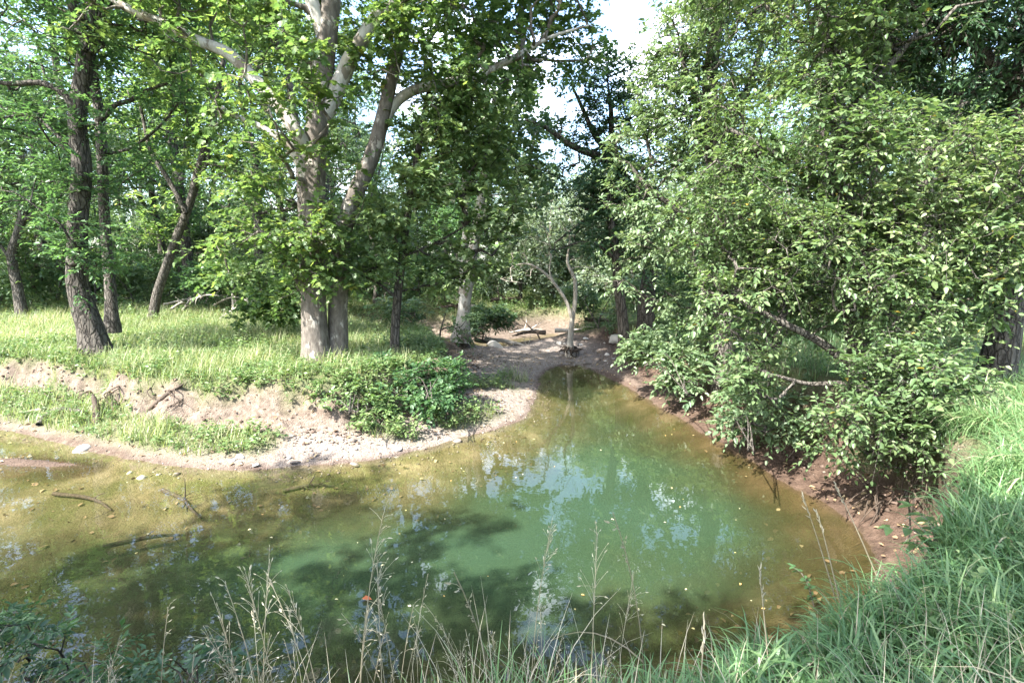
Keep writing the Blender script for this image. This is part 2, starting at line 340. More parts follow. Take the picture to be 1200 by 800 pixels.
nm_ = N(t, 'ShaderNodeMath', operation='MULTIPLY'); L(nv.outputs[0], nm_.inputs[0]); L(murk.outputs['Result'], nm_.inputs[1])
da2 = N(t, 'ShaderNodeMath', operation='ADD'); L(dm.outputs[0], da2.inputs[0]); L(nm_.outputs[0], da2.inputs[1]); L(da2.outputs[0], mc.inputs['Fac'])
df = N(t, 'ShaderNodeBsdfDiffuse'); L(mc.outputs['Color'], df.inputs['Color'])
tr = N(t, 'ShaderNodeBsdfTransparent'); tr.inputs['Color'].default_value = (0.92, 0.91, 0.81, 1)
m1 = N(t, 'ShaderNodeMixShader'); L(murk.outputs['Result'], m1.inputs[0]); L(tr.outputs[0], m1.inputs[1]); L(df.outputs[0], m1.inputs[2])
gl = N(t, 'ShaderNodeBsdfGlossy', Roughness=0.0); gl.inputs['Color'].default_value = (1, 1, 1, 1); L(bp.outputs['Normal'], gl.inputs['Normal'])
fr = N(t, 'ShaderNodeFresnel', IOR=1.50); L(bp.outputs['Normal'], fr.inputs['Normal'])
m2 = N(t, 'ShaderNodeMixShader'); geo = N(t, 'ShaderNodeNewGeometry')   # seen from below the film, light leaves without total reflection
mfr = N(t, 'ShaderNodeMix', data_type='FLOAT'); L(geo.outputs['Backfacing'], mfr.inputs['Factor']); L(fr.outputs[0], mfr.inputs['A']); mfr.inputs['B'].default_value = 0.05
L(mfr.outputs['Result'], m2.inputs[0]); L(m1.outputs[0], m2.inputs[1]); L(gl.outputs[0], m2.inputs[2])
L(m2.outputs[0], out.inputs['Surface'])
wme.materials.append(m)
tag(link('water', wme), 'murky green creek pool with clear brown shallows', None, None, 'structure')

# ------------------------------------------------------------------ leaves, tubes, tree growth
OVATE = (np.array([(0, 0, 0), (.28, .5, .10), (.66, .38, .05), (1, 0, -.10), (.28, -.5, .10), (.66, -.38, .05)]), np.array([(0, 4, 5, 3), (0, 3, 2, 1)]))
DIAMOND = (np.array([(0, 0, 0), (.45, .5, .08), (1, 0, -.05), (.45, -.5, .08)]), np.array([(0, 3, 2, 1)]))
LOBED = (np.array([(0, 0, 0), (.02, .38, .05), (.36, .56, .04), (.40, .28, .05), (.78, .40, -.02), (.70, .16, .02), (1, 0, -.12),
                   (.02, -.38, .05), (.36, -.56, .04), (.40, -.28, .05), (.78, -.40, -.02), (.70, -.16, .02)]),
         np.array([(0, 6, 5, 4, 3, 2, 1), (0, 7, 8, 9, 10, 11, 6)]))
def unit(v): return v / np.maximum(np.linalg.norm(v, axis=-1, keepdims=True), 1e-9)
def leaves_geo(P, D, U, Ln, Wd, tmpl):
    tv, tf = tmpl
    D = unit(D); S = unit(np.cross(U, D)); U2 = np.cross(D, S)
    Ln = Ln[:, None, None]; Wd = Wd[:, None, None]
    V = P[:, None, :] + tv[None, :, 0:1] * Ln * D[:, None, :] + tv[None, :, 1:2] * Wd * S[:, None, :] + tv[None, :, 2:3] * Ln * U2[:, None, :]
    k = len(tv); F = (np.arange(len(P))[:, None, None] * k + tf[None]).reshape(-1, tf.shape[1])
    return V.reshape(-1, 3), F, len(tf)
def crown_mesh(name, rng, Pn, Dn, mat, per=2, tw=(.25, .55), nleaf=7, ll=(.10, .15), wr=.6, droop=.15, tmpl=OVATE, flat=.6, tshift=0.0, twigs=False, gap=-.38):
    """leafy twigs on branch points Pn with directions Dn"""
    P = np.repeat(Pn, per, 0); D = np.repeat(Dn, per, 0)
    kp = (noise(P, 1.9, 2) > gap) | (rng.random(len(P)) < .25); P, D = P[kp], D[kp]; n = len(P)
    d = unit(D * 0.7 + rng.normal(size=(n, 3)) * np.array([.8, .8, .8 * (1 - flat) + .15]))
    ln = rng.uniform(*tw, n)
    tt = np.linspace(.12, 1, nleaf)
    base = P[:, None] + d[:, None] * (ln[:, None] * tt)[..., None]
    base[..., 2] -= droop * (ln[:, None] * tt ** 2)
    tg = None
    if twigs:
        k_ = np.array([0, nleaf // 2, nleaf - 1]); C_ = np.concatenate([P[:, None], base[:, k_]], 1)
        A_ = unit(np.cross(d, rng.normal(size=(n, 3)))); B_ = np.cross(d, A_); rad = np.array([.0035, .003, .0022, .001]) * 1.1
        an = np.array([0, 2.094, 4.189])
        VT = C_[:, :, None] + rad[None, :, None, None] * (np.cos(an)[None, None, :, None] * A_[:, None, None] + np.sin(an)[None, None, :, None] * B_[:, None, None])
        ft = np.array([(r_ * 3 + a_, r_ * 3 + (a_ + 1) % 3, r_ * 3 + 3 + (a_ + 1) % 3, r_ * 3 + 3 + a_) for r_ in range(3) for a_ in range(3)])
        tg = mesh_np('twig', VT.reshape(-1, 3), [(np.arange(n)[:, None, None] * 12 + ft[None]).reshape(-1, 4)], None, [BARK_GREY])
    side = unit(np.cross(d, np.array([0, 0, 1.0]) + rng.normal(size=(n, 3)) * .25))
    sg = np.where(np.arange(nleaf) % 2 == 0, 1.0, -1.0); sg[-1] = 0.0
    ld = d[:, None] * .65 + side[:, None] * sg[None, :, None] * .9 + rng.normal(size=(n, nleaf, 3)) * .28
    ld[..., 2] -= droop * 1.2
    up = np.array([0, 0, 1.0]) + rng.normal(size=(n, nleaf, 3)) * .38
    m_ = n * nleaf
    sizes = rng.uniform(ll[0], ll[1], m_) * np.tile(np.clip(1.1 - .35 * np.abs(tt - .55) * 2, .5, 1.1), n)
    sizes = sizes * np.repeat(np.clip(rng.normal(1, .22, n), .5, 1.5), nleaf)
    V, F, fk = leaves_geo(base.reshape(-1, 3), ld.reshape(-1, 3), up.reshape(-1, 3), sizes, sizes * wr, tmpl)
    clump = np.repeat(noise(P, 1.1, 2) * .18 + rng.normal(size=n) * .09, nleaf)
    ti = np.clip(rng.beta(2.2, 2.6, m_) + clump + tshift, 0, 1)
    ti = np.where(rng.random(m_) < .004, 1.0, np.minimum(ti, .955))
    me = mesh_np(name, V, [F], np.repeat(ti, fk), [mat])
    return (me, tg) if twigs else me

def tube(pts, rad, sides, rng, rough=0.0):
    pts = np.asarray(pts, float); n = len(pts)
    T = np.gradient(pts, axis=0); T = unit(T)
    ref = np.array([0.31, 0.17, 0.93]) if abs(T[0][2]) < .8 else np.array([0.93, 0.31, .17])
    A = unit(np.cross(T, ref)); B = np.cross(T, A)
    a = np.linspace(0, 2 * np.pi, sides, endpoint=False)
    r = np.asarray(rad)[:, None] * np.ones((1, sides))
    if rough > 0:
        q = np.stack([np.cos(a)[None] * 1.7 + pts[:, 0:1], np.sin(a)[None] * 1.7 + pts[:, 1:2], pts[:, 2:3] * .45 * np.ones((1, sides))], -1).reshape(-1, 3)
        r = r * (1 + rough * noise(q, 1.9, 3).reshape(n, sides))
    V = pts[:, None] + r[..., None] * (np.cos(a)[None, :, None] * A[:, None] + np.sin(a)[None, :, None] * B[:, None])
    i = np.arange(n * sides).reshape(n, sides)
    F = np.stack([i[:-1], np.roll(i[:-1], -1, 1), np.roll(i[1:], -1, 1), i[1:]], -1).reshape(-1, 4)
    return V.reshape(-1, 3), F
def merge_tubes(name, tubes, mat, tint=None):
    V, F, o = [], [], 0
    for v, f in tubes: V.append(v); F.append(f + o); o += len(v)
    return mesh_np(name, np.concatenate(V), [np.concatenate(F)], tint, [mat])
def resample(pts, rad, step):
    pts = np.asarray(pts, float); rad = np.asarray(rad, float)
    # Catmull-Rom through the points
    P = np.vstack([2 * pts[0] - pts[1], pts, 2 * pts[-1] - pts[-2]])
    o, r = [], []
    for k in range(len(pts) - 1):
        p0, p1, p2, p3 = P[k:k + 4]; n = max(2, int(np.linalg.norm(p2 - p1) / step))
        for u in np.linspace(0, 1, n, endpoint=False):
            o.append(.5 * (2 * p1 + (p2 - p0) * u + (2 * p0 - 5 * p1 + 4 * p2 - p3) * u * u + (3 * p1 - p0 - 3 * p2 + p3) * u ** 3)); r.append(rad[k] * (1 - u) + rad[k + 1] * u)
    o.append(pts[-1]); r.append(rad[-1])
    return np.array(o), np.array(r)
class Grow:
    """greedy growth: every attractor is joined to the nearest wood by a curved branch"""
    def __init__(s, seed, seg=.4):
        s.rng = np.random.default_rng(seed); s.seg = seg; s.P = []; s.par = []; s.r = []; s.ok = []; s.chains = []; s.fixed = []; s.pale = ()
    def limb(s, pts, rad, zmin=-9, attach=True):
        P, r = resample(pts, rad, s.seg * .8)
        ch = []
        for k in range(len(P)):
            s.P.append(P[k]); s.par.append(len(s.P) - 2 if k else -1); s.r.append(r[k]); s.ok.append(attach and P[k][2] > zmin); ch.append(len(s.P) - 1)
        if ch and s.chains:
            q = np.array(s.P[:ch[0]]); s.par[ch[0]] = int(np.argmin(((q - P[0]) ** 2).sum(1)))
        s.chains.append(ch); s.fixed.append((P, r)); return s
    def fill(s, lobes, n, thr=-.25, nf=.8, upb=.8, shell=.5, wander=.10):
        rng = s.rng; s.nfix = len(s.P)
        vol = np.array([l[1] ** 2.4 * (l[2] if len(l) > 2 else 1) for l in lobes]); vol /= vol.sum()
        A = []
        while len(A) < n:
            k = rng.choice(len(lobes), p=vol); c, rr = lobes[k][0], lobes[k][1]
            v = unit(rng.normal(size=3)) * rng.random() ** (1 / 3 if rng.random() > shell else 1 / 9)
            p = np.asarray(c) + v * rr * np.array([1.1, 1.1, .85])
            if noise(p[None], nf, 2)[0] > thr * (1 if rng.random() < .85 else 3): A.append(p)
        A = np.array(A); F = np.array(s.P)[np.array(s.ok)]
        A = A[np.argsort(((A[:, None] - F[None]) ** 2).sum(-1).min(1))]
        s.tips = []
        for a in A:
            P = np.array(s.P); d = P - a; dist = np.sqrt((d ** 2).sum(1)) + upb * np.maximum(0, d[:, 2] + .1)
            dist[~np.array(s.ok)] = 1e9
            j = int(np.argmin(dist)); p0 = P[j]; L = np.linalg.norm(a - p0)
            if L < .12: continue
            pj = s.par[j]; dr = unit(p0 - P[pj]) if pj >= 0 else np.array([0, 0, 1.0])
            nn = max(2, int(L / s.seg) + 1); u = np.linspace(0, 1, nn + 1)[1:, None]
            ctl = p0 + (dr * .35 + unit(a - p0) * .35 + np.array([0, 0, .1])) * L * .6
            Q = (1 - u) ** 2 * p0 + 2 * u * (1 - u) * ctl + u ** 2 * a
            Q[:-1] += rng.normal(size=(nn - 1, 3)) * wander * s.seg * 1.5 if nn > 1 else 0
            ch = [j]
            for k in range(nn):
                s.P.append(Q[k]); s.par.append(ch[-1]); s.r.append(0); s.ok.append(True); ch.append(len(s.P) - 1)
            s.chains.append(ch); s.tips.append(ch)
        return s
    def radii(s, rt=.008, ex=.48):
        n = len(s.P); c = np.zeros(n)
        for ch in s.tips: c[ch[-1]] += 1
        for k in range(n - 1, -1, -1):
            if s.par[k] >= 0 and s.par[k] < k: c[s.par[k]] += c[k]
        s.rr = np.maximum(np.array(s.r), np.where(np.arange(n) >= s.nfix, rt * np.maximum(c, 1) ** ex, 0))
        return s
    def wood(s, name, mat, origin, rt=.008, rough=.12):
        s.radii(rt); P = np.array(s.P); tubes = []
        for k_, (P_, r_) in enumerate(s.fixed):
            if k_ in s.pale: continue
            q, r = resample(P_[::max(1, len(P_) // 40)] if len(P_) > 60 else P_, r_[::max(1, len(P_) // 40)] if len(P_) > 60 else r_, .25)
            if k_ == 0 and r[0] > .07:
                q, r = resample(P_[::max(1, len(P_) // 40)], r_[::max(1, len(P_) // 40)], .10)
                r = r * (1 + .45 * np.exp(-np.clip(q[:, 2] - q[0, 2] - .2, 0, 9) / .22))
            tubes.append(tube(q - origin, r, 18 if r[0] > .09 else 8, s.rng, rough))
        for ch in s.chains[len(s.fixed):]:
            q = P[ch]; r = s.rr[ch].copy(); r[0] = min(r[0], r[1] * 1.25); r[-1] *= .5
            if r.max() < .0035: continue
            tubes.append(tube(q - origin, r, 8 if r.max() > .05 else (5 if r.max() > .015 else 3), s.rng))
        return merge_tubes(name, tubes, mat)
    def limbs_pale(s, root, mat, origin, idx):
        for k in idx:
            q, r = resample(s.fixed[k][0], s.fixed[k][1], .25)
            link('limb', merge_tubes('limb', [tube(q - origin, r, 12, s.rng, .07)], mat), root)
    def leafnodes(s, frac=.65, maxr=.03):
        P = np.array(s.P); a, d = [], []
        for ch in s.tips:
            k0 = max(1, int(len(ch) * (1 - frac)))
            for k in range(k0, len(ch)):
                if s.rr[ch[k]] < maxr or k == len(ch) - 1: a.append(P[ch[k]]); d.append(P[ch[k]] - P[ch[k - 1]])
        return np.array(a), unit(np.array(d))
def make_tree(name, seed, limbs, lobes, n, bark, leaf, label, cat='tree', group=None, seg=.4, rt=.008, fill={}, crown={}, maxr=.03, frac=.65, trunk_name='trunk', rough=.12, origin=None, pale=()):
    g = Grow(seed, seg); g.pale = pale
    for l in limbs: g.limb(*l)
    g.fill(lobes, n, **fill)
    o = np.array(limbs[0][0][0]) if origin is None else np.asarray(origin)
    root = thing(name, o, label, cat, group)
    link(trunk_name, g.wood(trunk_name, bark, o, rt, rough), root)
    if pale: g.limbs_pale(root, BARK_WHITE, o, pale)
    P, D = g.leafnodes(frac, maxr)
    cm = crown_mesh('crown', g.rng, P - o, D, leaf, **crown)
    if crown.get('twigs'): link('twigs', cm[1], root); cm = cm[0]
    link('crown', cm, root)
    return root
def path(pts, Y, rad):
    """pixel path -> (points, radii); pts (x, y[, Y])"""
    P = [at(p[0], p[1], p[2] if len(p) > 2 else Y) for p in pts]
    return P, np.interp(np.linspace(0, 1, len(P)), np.linspace(0, 1, len(rad)), rad)
def lob(*ls): return [(at(x, y, Y), r, *w) for x, y, Y, r, *w in ls]
def sink(l, d=.25):
    l[0][0] = l[0][0] - np.array([0, 0, d]); return l

# ------------------------------------------------------------------ the trees one can tell apart
def zb(l, zmin): return (l[0], l[1], zmin)
# dark crooked tree on the left bank
make_tree('tree', 21,
    [zb(sink(path([(118, 420), (106, 380), (92, 335), (91, 265), (96, 200), (91, 140), (99, 80), (108, 20), (118, -60), (128, -150), (138, -260)], 12.0, [.33, .25, .22, .20, .18, .165, .15, .13, .11, .08, .05])), 2.6),
     path([(93, 150), (78, 112), (45, 97), (8, 98), (-60, 82)], 11.9, [.09, .07, .05, .03]),
     path([(104, 60), (90, 20), (70, -30), (40, -110)], 11.8, [.10, .08, .04]),
     path([(106, 40), (140, -20), (190, -90), (230, -180)], 12.2, [.10, .08, .04])],
    lob((100, 275, 11.7, .8, 2.2), (92, 320, 11.6, .55, 2.5), (85, 215, 11.6, .6, 2.5), (130, 300, 12.0, .6, 1.5), (55, 270, 11.8, .6), (100, 160, 11.6, .6, 1.6), (60, 90, 11.6, 1.5), (20, 30, 11.5, 1.7), (0, 190, 11.6, 1.3), (90, -40, 12, 1.8), (200, -60, 12, 2.0), (-60, 100, 12, 2), (60, -170, 12, 2.6), (180, -230, 12, 2.6), (-60, -100, 11.5, 2.4), (150, 30, 12.2, 1.2), (-70, 260, 12, 1.0)),
    680, BARK_DARK, LEAF_MAPLE, 'dark crooked tree on the left bank above the cut earth, leafy sprouts round its trunk', crown=dict(per=3, nleaf=9, ll=(.08, .13), wr=.5, tw=(.3, .6)), rough=.16)
make_tree('tree', 22,
    [zb(sink(path([(131, 378), (129, 330), (122, 245), (118, 150), (112, 105), (105, 40), (96, -60), (90, -160)], 13.2, [.14, .12, .11, .10, .08, .06])), 2.4),
     path([(120, 140), (135, 123), (152, 118), (170, 107), (196, 98)], 13.1, [.06, .05, .03]), path([(119, 180), (150, 175), (185, 150), (210, 120)], 13.3, [.04, .03, .02])],
    lob((150, 210, 13.2, 1.0), (190, 120, 13, 1.1), (150, 40, 13, 1.6), (60, -20, 13.4, 1.6), (170, -60, 13.5, 2), (90, -150, 13.2, 2), (60, 220, 13.3, .9)),
    320, BARK_GREY, LEAF_MAPLE, 'slim grey tree close behind the dark crooked tree', crown=dict(per=3, nleaf=7, ll=(.08, .13), tw=(.25, .5)))
make_tree('tree', 23,
    [zb(sink(path([(177, 383), (183, 350), (195, 312), (208, 276), (222, 240), (232, 200), (250, 140), (262, 70)], 19.0, [.17, .15, .14, .12, .08])), 2.4),
     path([(218, 250), (200, 215), (178, 180), (170, 150), (160, 100)], 18.8, [.09, .07, .04]), path([(228, 215), (245, 180), (222, 150), (215, 110)], 19, [.07, .05, .03])],
    lob((170, 150, 18.8, 1.8), (240, 120, 19, 1.8), (210, 70, 19, 2), (270, 190, 19.2, 1.5), (170, 240, 19, 1.3), (270, 40, 19, 2)),
    230, BARK_GREY, LEAF_SYC, 'grey tree leaning over the meadow grass beyond the dark crooked tree', crown=dict(per=3, nleaf=7, ll=(.15, .22), tw=(.3, .7)))
make_tree('tree', 24,
    [zb(sink(path([(28, 374), (21, 338), (14, 300), (22, 270), (30, 235), (40, 190), (30, 120)], 19.5, [.19, .16, .14, .12, .08])), 2.4),
     path([(16, 310), (-5, 280), (-30, 250)], 19.4, [.06, .04]), path([(25, 260), (60, 235), (80, 210)], 19.5, [.06, .04])],
    lob((0, 250, 19.3, 1.6), (40, 170, 19.5, 2.2), (-50, 180, 19.5, 2.2), (70, 250, 19.6, 1.4), (10, 110, 19.6, 2.2)),
    220, BARK_GREY, LEAF_BG, 'slanted tree standing alone at the left edge of the sunny meadow', crown=dict(per=3, nleaf=7, ll=(.15, .21), tw=(.3, .7)))
# the big pale sycamore with two stems
make_tree('sycamore_tree', 31,
    [zb(sink(path([(371, 432), (371, 415), (369, 390), (367, 340), (366, 280), (368, 220), (371, 160), (376, 100), (384, 40), (392, -40), (400, -140), (405, -260)], 11.2, [.37, .31, .28, .255, .245, .235, .225, .21, .19, .16, .10, .05])), 2.5),
     path([(392, 428, 11.35), (396, 400), (396, 360), (399, 318), (403, 270), (413, 235), (428, 202), (440, 170), (450, 130), (462, 80), (475, 20), (490, -60), (500, -170)], 11.5, [.27, .225, .205, .19, .18, .175, .165, .15, .13, .11, .08, .05]),
     path([(368, 205, 11.25), (360, 178, 11.1), (346, 152), (326, 124), (300, 95), (268, 63), (232, 48), (192, 28), (150, 10), (105, -18), (60, -40)], 10.9, [.17, .145, .13, .12, .11, .10, .085, .06, .03]),
     path([(367, 240, 11.25), (356, 200, 11.1), (340, 172), (322, 158), (300, 146), (272, 134), (250, 118)], 11.0, [.13, .10, .075, .05, .025]),
     path([(374, 150, 11.25), (398, 98), (412, 66), (426, 44), (442, 20), (472, -2), (505, -28), (540, -70)], 11.2, [.17, .155, .145, .13, .11, .06]),
     path([(443, 160, 11.5), (458, 128), (482, 107), (520, 98), (555, 93), (580, 79), (608, 65), (645, 44), (690, 30)], 11.6, [.13, .11, .105, .10, .09, .07, .04, .02]),
     path([(382, 50, 11.2), (350, -40), (310, -120), (280, -220)], 11.0, [.14, .10, .05])],
    lob((330, 70, 10.4, 1.3), (245, 25, 10.7, 1.3), (150, 0, 11, 1.4), (345, 15, 10.8, 1.3), (450, 60, 11.2, 1.1), (550, 40, 11.6, 1.6), (630, 20, 12, 1.4), (670, 55, 12, .8), (600, 90, 11.8, .5), (515, 55, 11.3, 1.1), (400, -80, 11, 2.4, .5), (530, -100, 11.5, 2.6, .5),
        (290, -120, 11, 2.4, .5), (610, -70, 12, 1.8), (400, -230, 11.2, 3.2, .35), (560, -240, 11.8, 2.8, .35), (290, 150, 10.8, .8), (360, 300, 10.7, .6, 2), (330, 340, 10.5, .7), (295, 270, 10.6, .7, 1.5), (345, 280, 10.6, .5, 2.5), (392, 300, 10.8, .4, 2.5), (378, 255, 10.55, .35, 2.5), (368, 325, 10.6, .3, 2), (310, 215, 10.6, .7), (410, 330, 11.2, .6), (330, 140, 10.4, .8), (405, 265, 11, .5, 2), (420, 130, 11, .9), (480, 150, 11.4, .8), (300, 330, 10.6, .5), (250, 300, 10.8, .6), (385, 50, 10.4, .8, 1.3), (445, 85, 10.7, .6), (345, 105, 10.4, .7), (418, 190, 10.8, .45, 1.5), (368, 180, 10.5, .38, 2), (405, 150, 10.7, .4, 2), (362, 125, 10.4, .5, 1.5), (430, 230, 10.9, .4, 1.5), (400, 40, 10.5, .6, 1.5), (385, 115, 10.5, .45, 1.5), (460, 60, 10.9, .6, 1.3)),
    1300, BARK_SYC, LEAF_SYC, 'big pale sycamore with two mottled stems on the bank above the gravel', 'tree', crown=dict(per=3, nleaf=7, ll=(.075, .135), wr=.95, tw=(.3, .6), tmpl=LOBED, droop=.3, twigs=True), fill=dict(thr=-.08), rough=.07, rt=.009, pale=(2, 3, 4, 5, 6))
make_tree('tree', 32,
    [zb(sink(path([(461, 424), (464, 370), (470, 310), (478, 250), (488, 190), (496, 140), (505, 95)], 11.9, [.115, .095, .085, .07, .04])), 2.0),
     path([(466, 350), (440, 330), (410, 318)], 11.7, [.035, .02]), path([(472, 300), (510, 285), (545, 265)], 11.9, [.04, .02])],
    lob((515, 190, 11.9, 1.15), (470, 235, 11.8, 1.0), (560, 225, 12.3, 1.0), (545, 155, 12.2, 1.0), (500, 130, 12, .9), (440, 300, 11.5, .6), (545, 290, 12.4, .9), (500, 320, 12, .6), (440, 190, 12, .8), (590, 270, 12.6, .6)),
    400, BARK_DARK, LEAF_WEED, 'slender dark stemmed maple with dense green crown next to the sycamore', crown=dict(per=3, nleaf=7, ll=(.085, .135), wr=.8, tw=(.25, .5), tmpl=LOBED, droop=.2))
make_tree('sycamore_tree', 33,
    [zb(sink(path([(540, 392), (545, 352), (552, 312), (558, 270), (566, 222), (575, 170), (580, 110)], 18.0, [.26, .20, .18, .16, .13, .08])), 3.2),
     path([(541, 345), (543, 300), (546, 262), (545, 220), (540, 170)], 18.2, [.11, .10, .08, .05])],
    lob((600, 215, 18, 1.3), (585, 150, 18, 1.6), (560, 250, 18, .9), (530, 180, 18.3, 1.5), (605, 290, 18.5, .9), (575, 95, 18, 1.4)),
    260, BARK_WHITE, LEAF_PALE, 'smaller white barked sycamore leaning beside the brown upper creek', 'tree', crown=dict(per=3, nleaf=6, ll=(.14, .22), wr=.9, tw=(.3, .7)), rough=.07)
# the bare pale tree at the head of the pool
g = Grow(41, .25)
g.limb(*sink(path([(668, 416), (668, 400), (670, 378), (674, 350), (673, 326), (665, 308), (668, 280)], 17.4, [.13, .10, .085, .075, .065, .045, .02]), .1))
g.limb(*path([(670, 372), (663, 352), (651, 334), (636, 318), (618, 309), (600, 312)], 17.2, [.065, .055, .04, .02]))
g.limb(*path([(651, 334), (644, 318), (646, 296), (640, 270)], 17.2, [.035, .025, .012]))
g.fill(lob((625, 300, 17.2, .8), (650, 265, 17.3, .8), (600, 320, 17, .6), (670, 260, 17.4, .6), (690, 300, 17.5, .5)), 110, thr=-1)
o = at(668, 412, 17.4); bt = thing('bare_tree', o, 'bare pale forked tree standing on the gravel bar at the pool head', 'tree')
link('trunk', g.wood('trunk', BARK_DEAD, o, .006), bt)
rt_ = []
for k in range(46):
    c_ = unit(g.rng.normal(size=3)) * np.array([1, 1, .55]); e_ = unit(c_ + g.rng.normal(size=3) * .8) * np.array([1, 1, .5])
    q = np.array([[0, 0, .12], c_ * .16 + [0, 0, .10], (c_ + e_) * .17 + [0, 0, .09] + g.rng.normal(size=3) * .04, e_ * g.rng.uniform(.25, .5) + [0, 0, .02]])
    rt_.append(tube(*resample(q, [.06, .045, .022, .006], .06), 5, g.rng))
link('root_ball', merge_tubes('root_ball', rt_, BARK_ROOT), bt)
# dark trees right of the head of the pool
make_tree('oak_tree', 51,
    [zb(sink(path([(757, 392), (757, 352), (762, 318), (764, 280), (750, 240), (730, 205), (718, 170), (716, 130), (712, 95)], 15.0, [.27, .23, .21, .20, .17, .13, .10, .06, .02])), 3.6),
     path([(733, 210), (705, 185), (672, 172), (640, 150), (615, 140)], 14.8, [.12, .10, .07, .03]), path([(722, 190), (698, 160), (684, 130), (670, 100)], 15.2, [.10, .07, .03]),
     path([(765, 285), (800, 230), (820, 170)], 15.2, [.12, .08, .04]), path([(745, 235), (715, 240), (680, 262), (650, 285)], 14.6, [.07, .05, .02])],
    lob((690, 118, 15.2, 1.3), (735, 110, 15.1, 1.2), (640, 170, 14.9, 1.1), (660, 230, 14.8, .9), (715, 240, 14.7, .9), (650, 292, 14.5, .6), (690, 300, 14.5, .6), (740, 170, 15.3, 1.0), (810, 150, 15.5, 1.4), (680, 200, 14.8, .9), (650, 260, 14.6, .8), (690, 265, 15.2, .9), (720, 200, 15.4, .9), (625, 205, 15, .7), (720, 300, 14.8, .8), (715, 95, 15.1, .8, 2), (690, 80, 15.2, .7, 1.5), (735, 140, 15.1, .8, 1.5)),
    400, BARK_DARK, LEAF_DARK, 'dark limbed oak leaning over the pool head with open crown', 'tree', crown=dict(per=3, nleaf=7, ll=(.08, .14), wr=.5, tw=(.2, .45)), fill=dict(thr=.15), rough=.14)
make_tree('tree', 52,
    [zb(sink(path([(733, 408), (729, 370), (724, 332), (722, 300), (716, 260), (712, 215)], 14.2, [.17, .14, .13, .11, .06])), 2.8), path([(722, 305), (705, 290), (680, 284), (655, 292)], 14, [.05, .04, .02])],
    lob((740, 270, 14.2, .9), (700, 275, 14, .6), (720, 220, 14.2, .9), (770, 300, 14.4, .8), (760, 230, 14.4, .9)),
    140, BARK_DARK, LEAF_DARK, 'thin dark tree close to the water by the leaning oak', crown=dict(per=3, nleaf=7, ll=(.10, .15), tw=(.25, .5)))
# pale crown on the right, then the big elm hanging over the undercut bank
make_tree('tree', 53,
    [zb(sink(path([(850, 448), (848, 400), (845, 300), (838, 200), (832, 100), (845, 0), (860, -100), (870, -200)], 10.6, [.22, .19, .17, .15, .12, .08, .04])), 2.2),
     path([(845, 290), (800, 250), (760, 220), (735, 190)], 10.6, [.09, .06, .03]), path([(836, 180), (870, 120), (890, 60), (900, -20)], 10.8, [.09, .06, .03]), path([(832, 140), (805, 90), (795, 40)], 10.5, [.08, .05, .02])],
    lob((790, 45, 10.8, .65), (785, 110, 10.7, .7), (840, 60, 10.7, 1.2), (775, 170, 10.6, .9), (825, 165, 10.4, 1.0), (785, 270, 10.5, .9), (850, 260, 10.3, 1.0), (745, 330, 10.8, .6), (820, 340, 10.3, .8), (870, 40, 10.8, 1.3), (870, -60, 10.7, 1.5), (940, -90, 10.8, 1.7), (825, 110, 10.6, .9), (740, 240, 10.9, .6)),
    800, BARK_GREY, LEAF_PALE, 'pale leaved tree between the dark oak and the big elm', crown=dict(per=3, nleaf=8, ll=(.07, .13), wr=.5, tw=(.25, .5), droop=.25, twigs=True))
make_tree('elm_tree', 54,
    [zb(sink(path([(1035, 560, 7.0), (1025, 500, 7.0), (1008, 420), (998, 330), (990, 240), (984, 150), (972, 60), (955, -40), (945, -160)], 7.2, [.24, .19, .16, .14, .12, .10, .08, .05, .03])), 1.6),
     path([(1010, 440), (960, 400), (900, 370), (860, 350)], 7.0, [.07, .05, .03]), path([(996, 310), (1050, 270), (1100, 240), (1150, 225)], 6.9, [.08, .06, .03]), path([(992, 260), (940, 200), (890, 170), (850, 150)], 7.3, [.08, .06, .03]),
     path([(1015, 470), (990, 450), (950, 450), (910, 440)], 6.8, [.05, .035, .02]), path([(1000, 350), (1060, 350), (1110, 330)], 6.6, [.05, .04, .02]), path([(984, 150), (1040, 80), (1090, 20)], 7.2, [.07, .05, .02])],
    lob((950, 150, 7.3, .95), (880, 240, 7.5, .9), (1035, 200, 7, .95), (1100, 290, 6.6, .75), (960, 310, 6.9, .9), (875, 360, 7.3, .75), (1000, 420, 6.5, .65), (915, 440, 6.9, .55), (1060, 430, 6.4, .5), (1130, 210, 6.6, .8), (1000, 490, 6.3, .42), (910, 120, 7.6, .8), (1040, 360, 6.4, .7), (930, 405, 7.1, .42, 1.5), (890, 410, 7.3, .35, 1.5), (960, 380, 7.0, .4, 1.3),
        (960, 40, 7.4, .9), (940, -60, 7.3, 1.3, .7), (1060, -20, 7.3, 1.1, .7), (940, 505, 6.7, .28), (870, 290, 7.7, .7), (1150, 300, 6.5, .5), (1130, 380, 6.4, .45), (1060, 490, 5.7, .36, 2), (1105, 450, 5.6, .38, 2), (1000, 480, 5.9, .36, 1.5), (1085, 520, 5.8, .25, 2), (1130, 480, 5.9, .3, 1.5), (1050, 540, 6.1, .22, 2), (980, 525, 6.2, .22), (1070, 480, 6.3, .35), (1030, 530, 6.3, .3)),
    2100, BARK_GREY, LEAF_NEAR, 'big leafy elm drooping over the dark undercut bank', 'tree', seg=.28, rt=.0055, crown=dict(per=3, nleaf=8, ll=(.035, .105), wr=.55, tw=(.18, .5), droop=.28, flat=.3, twigs=True, gap=-.32), fill=dict(thr=-.1, nf=1.5, shell=.7), maxr=.02)
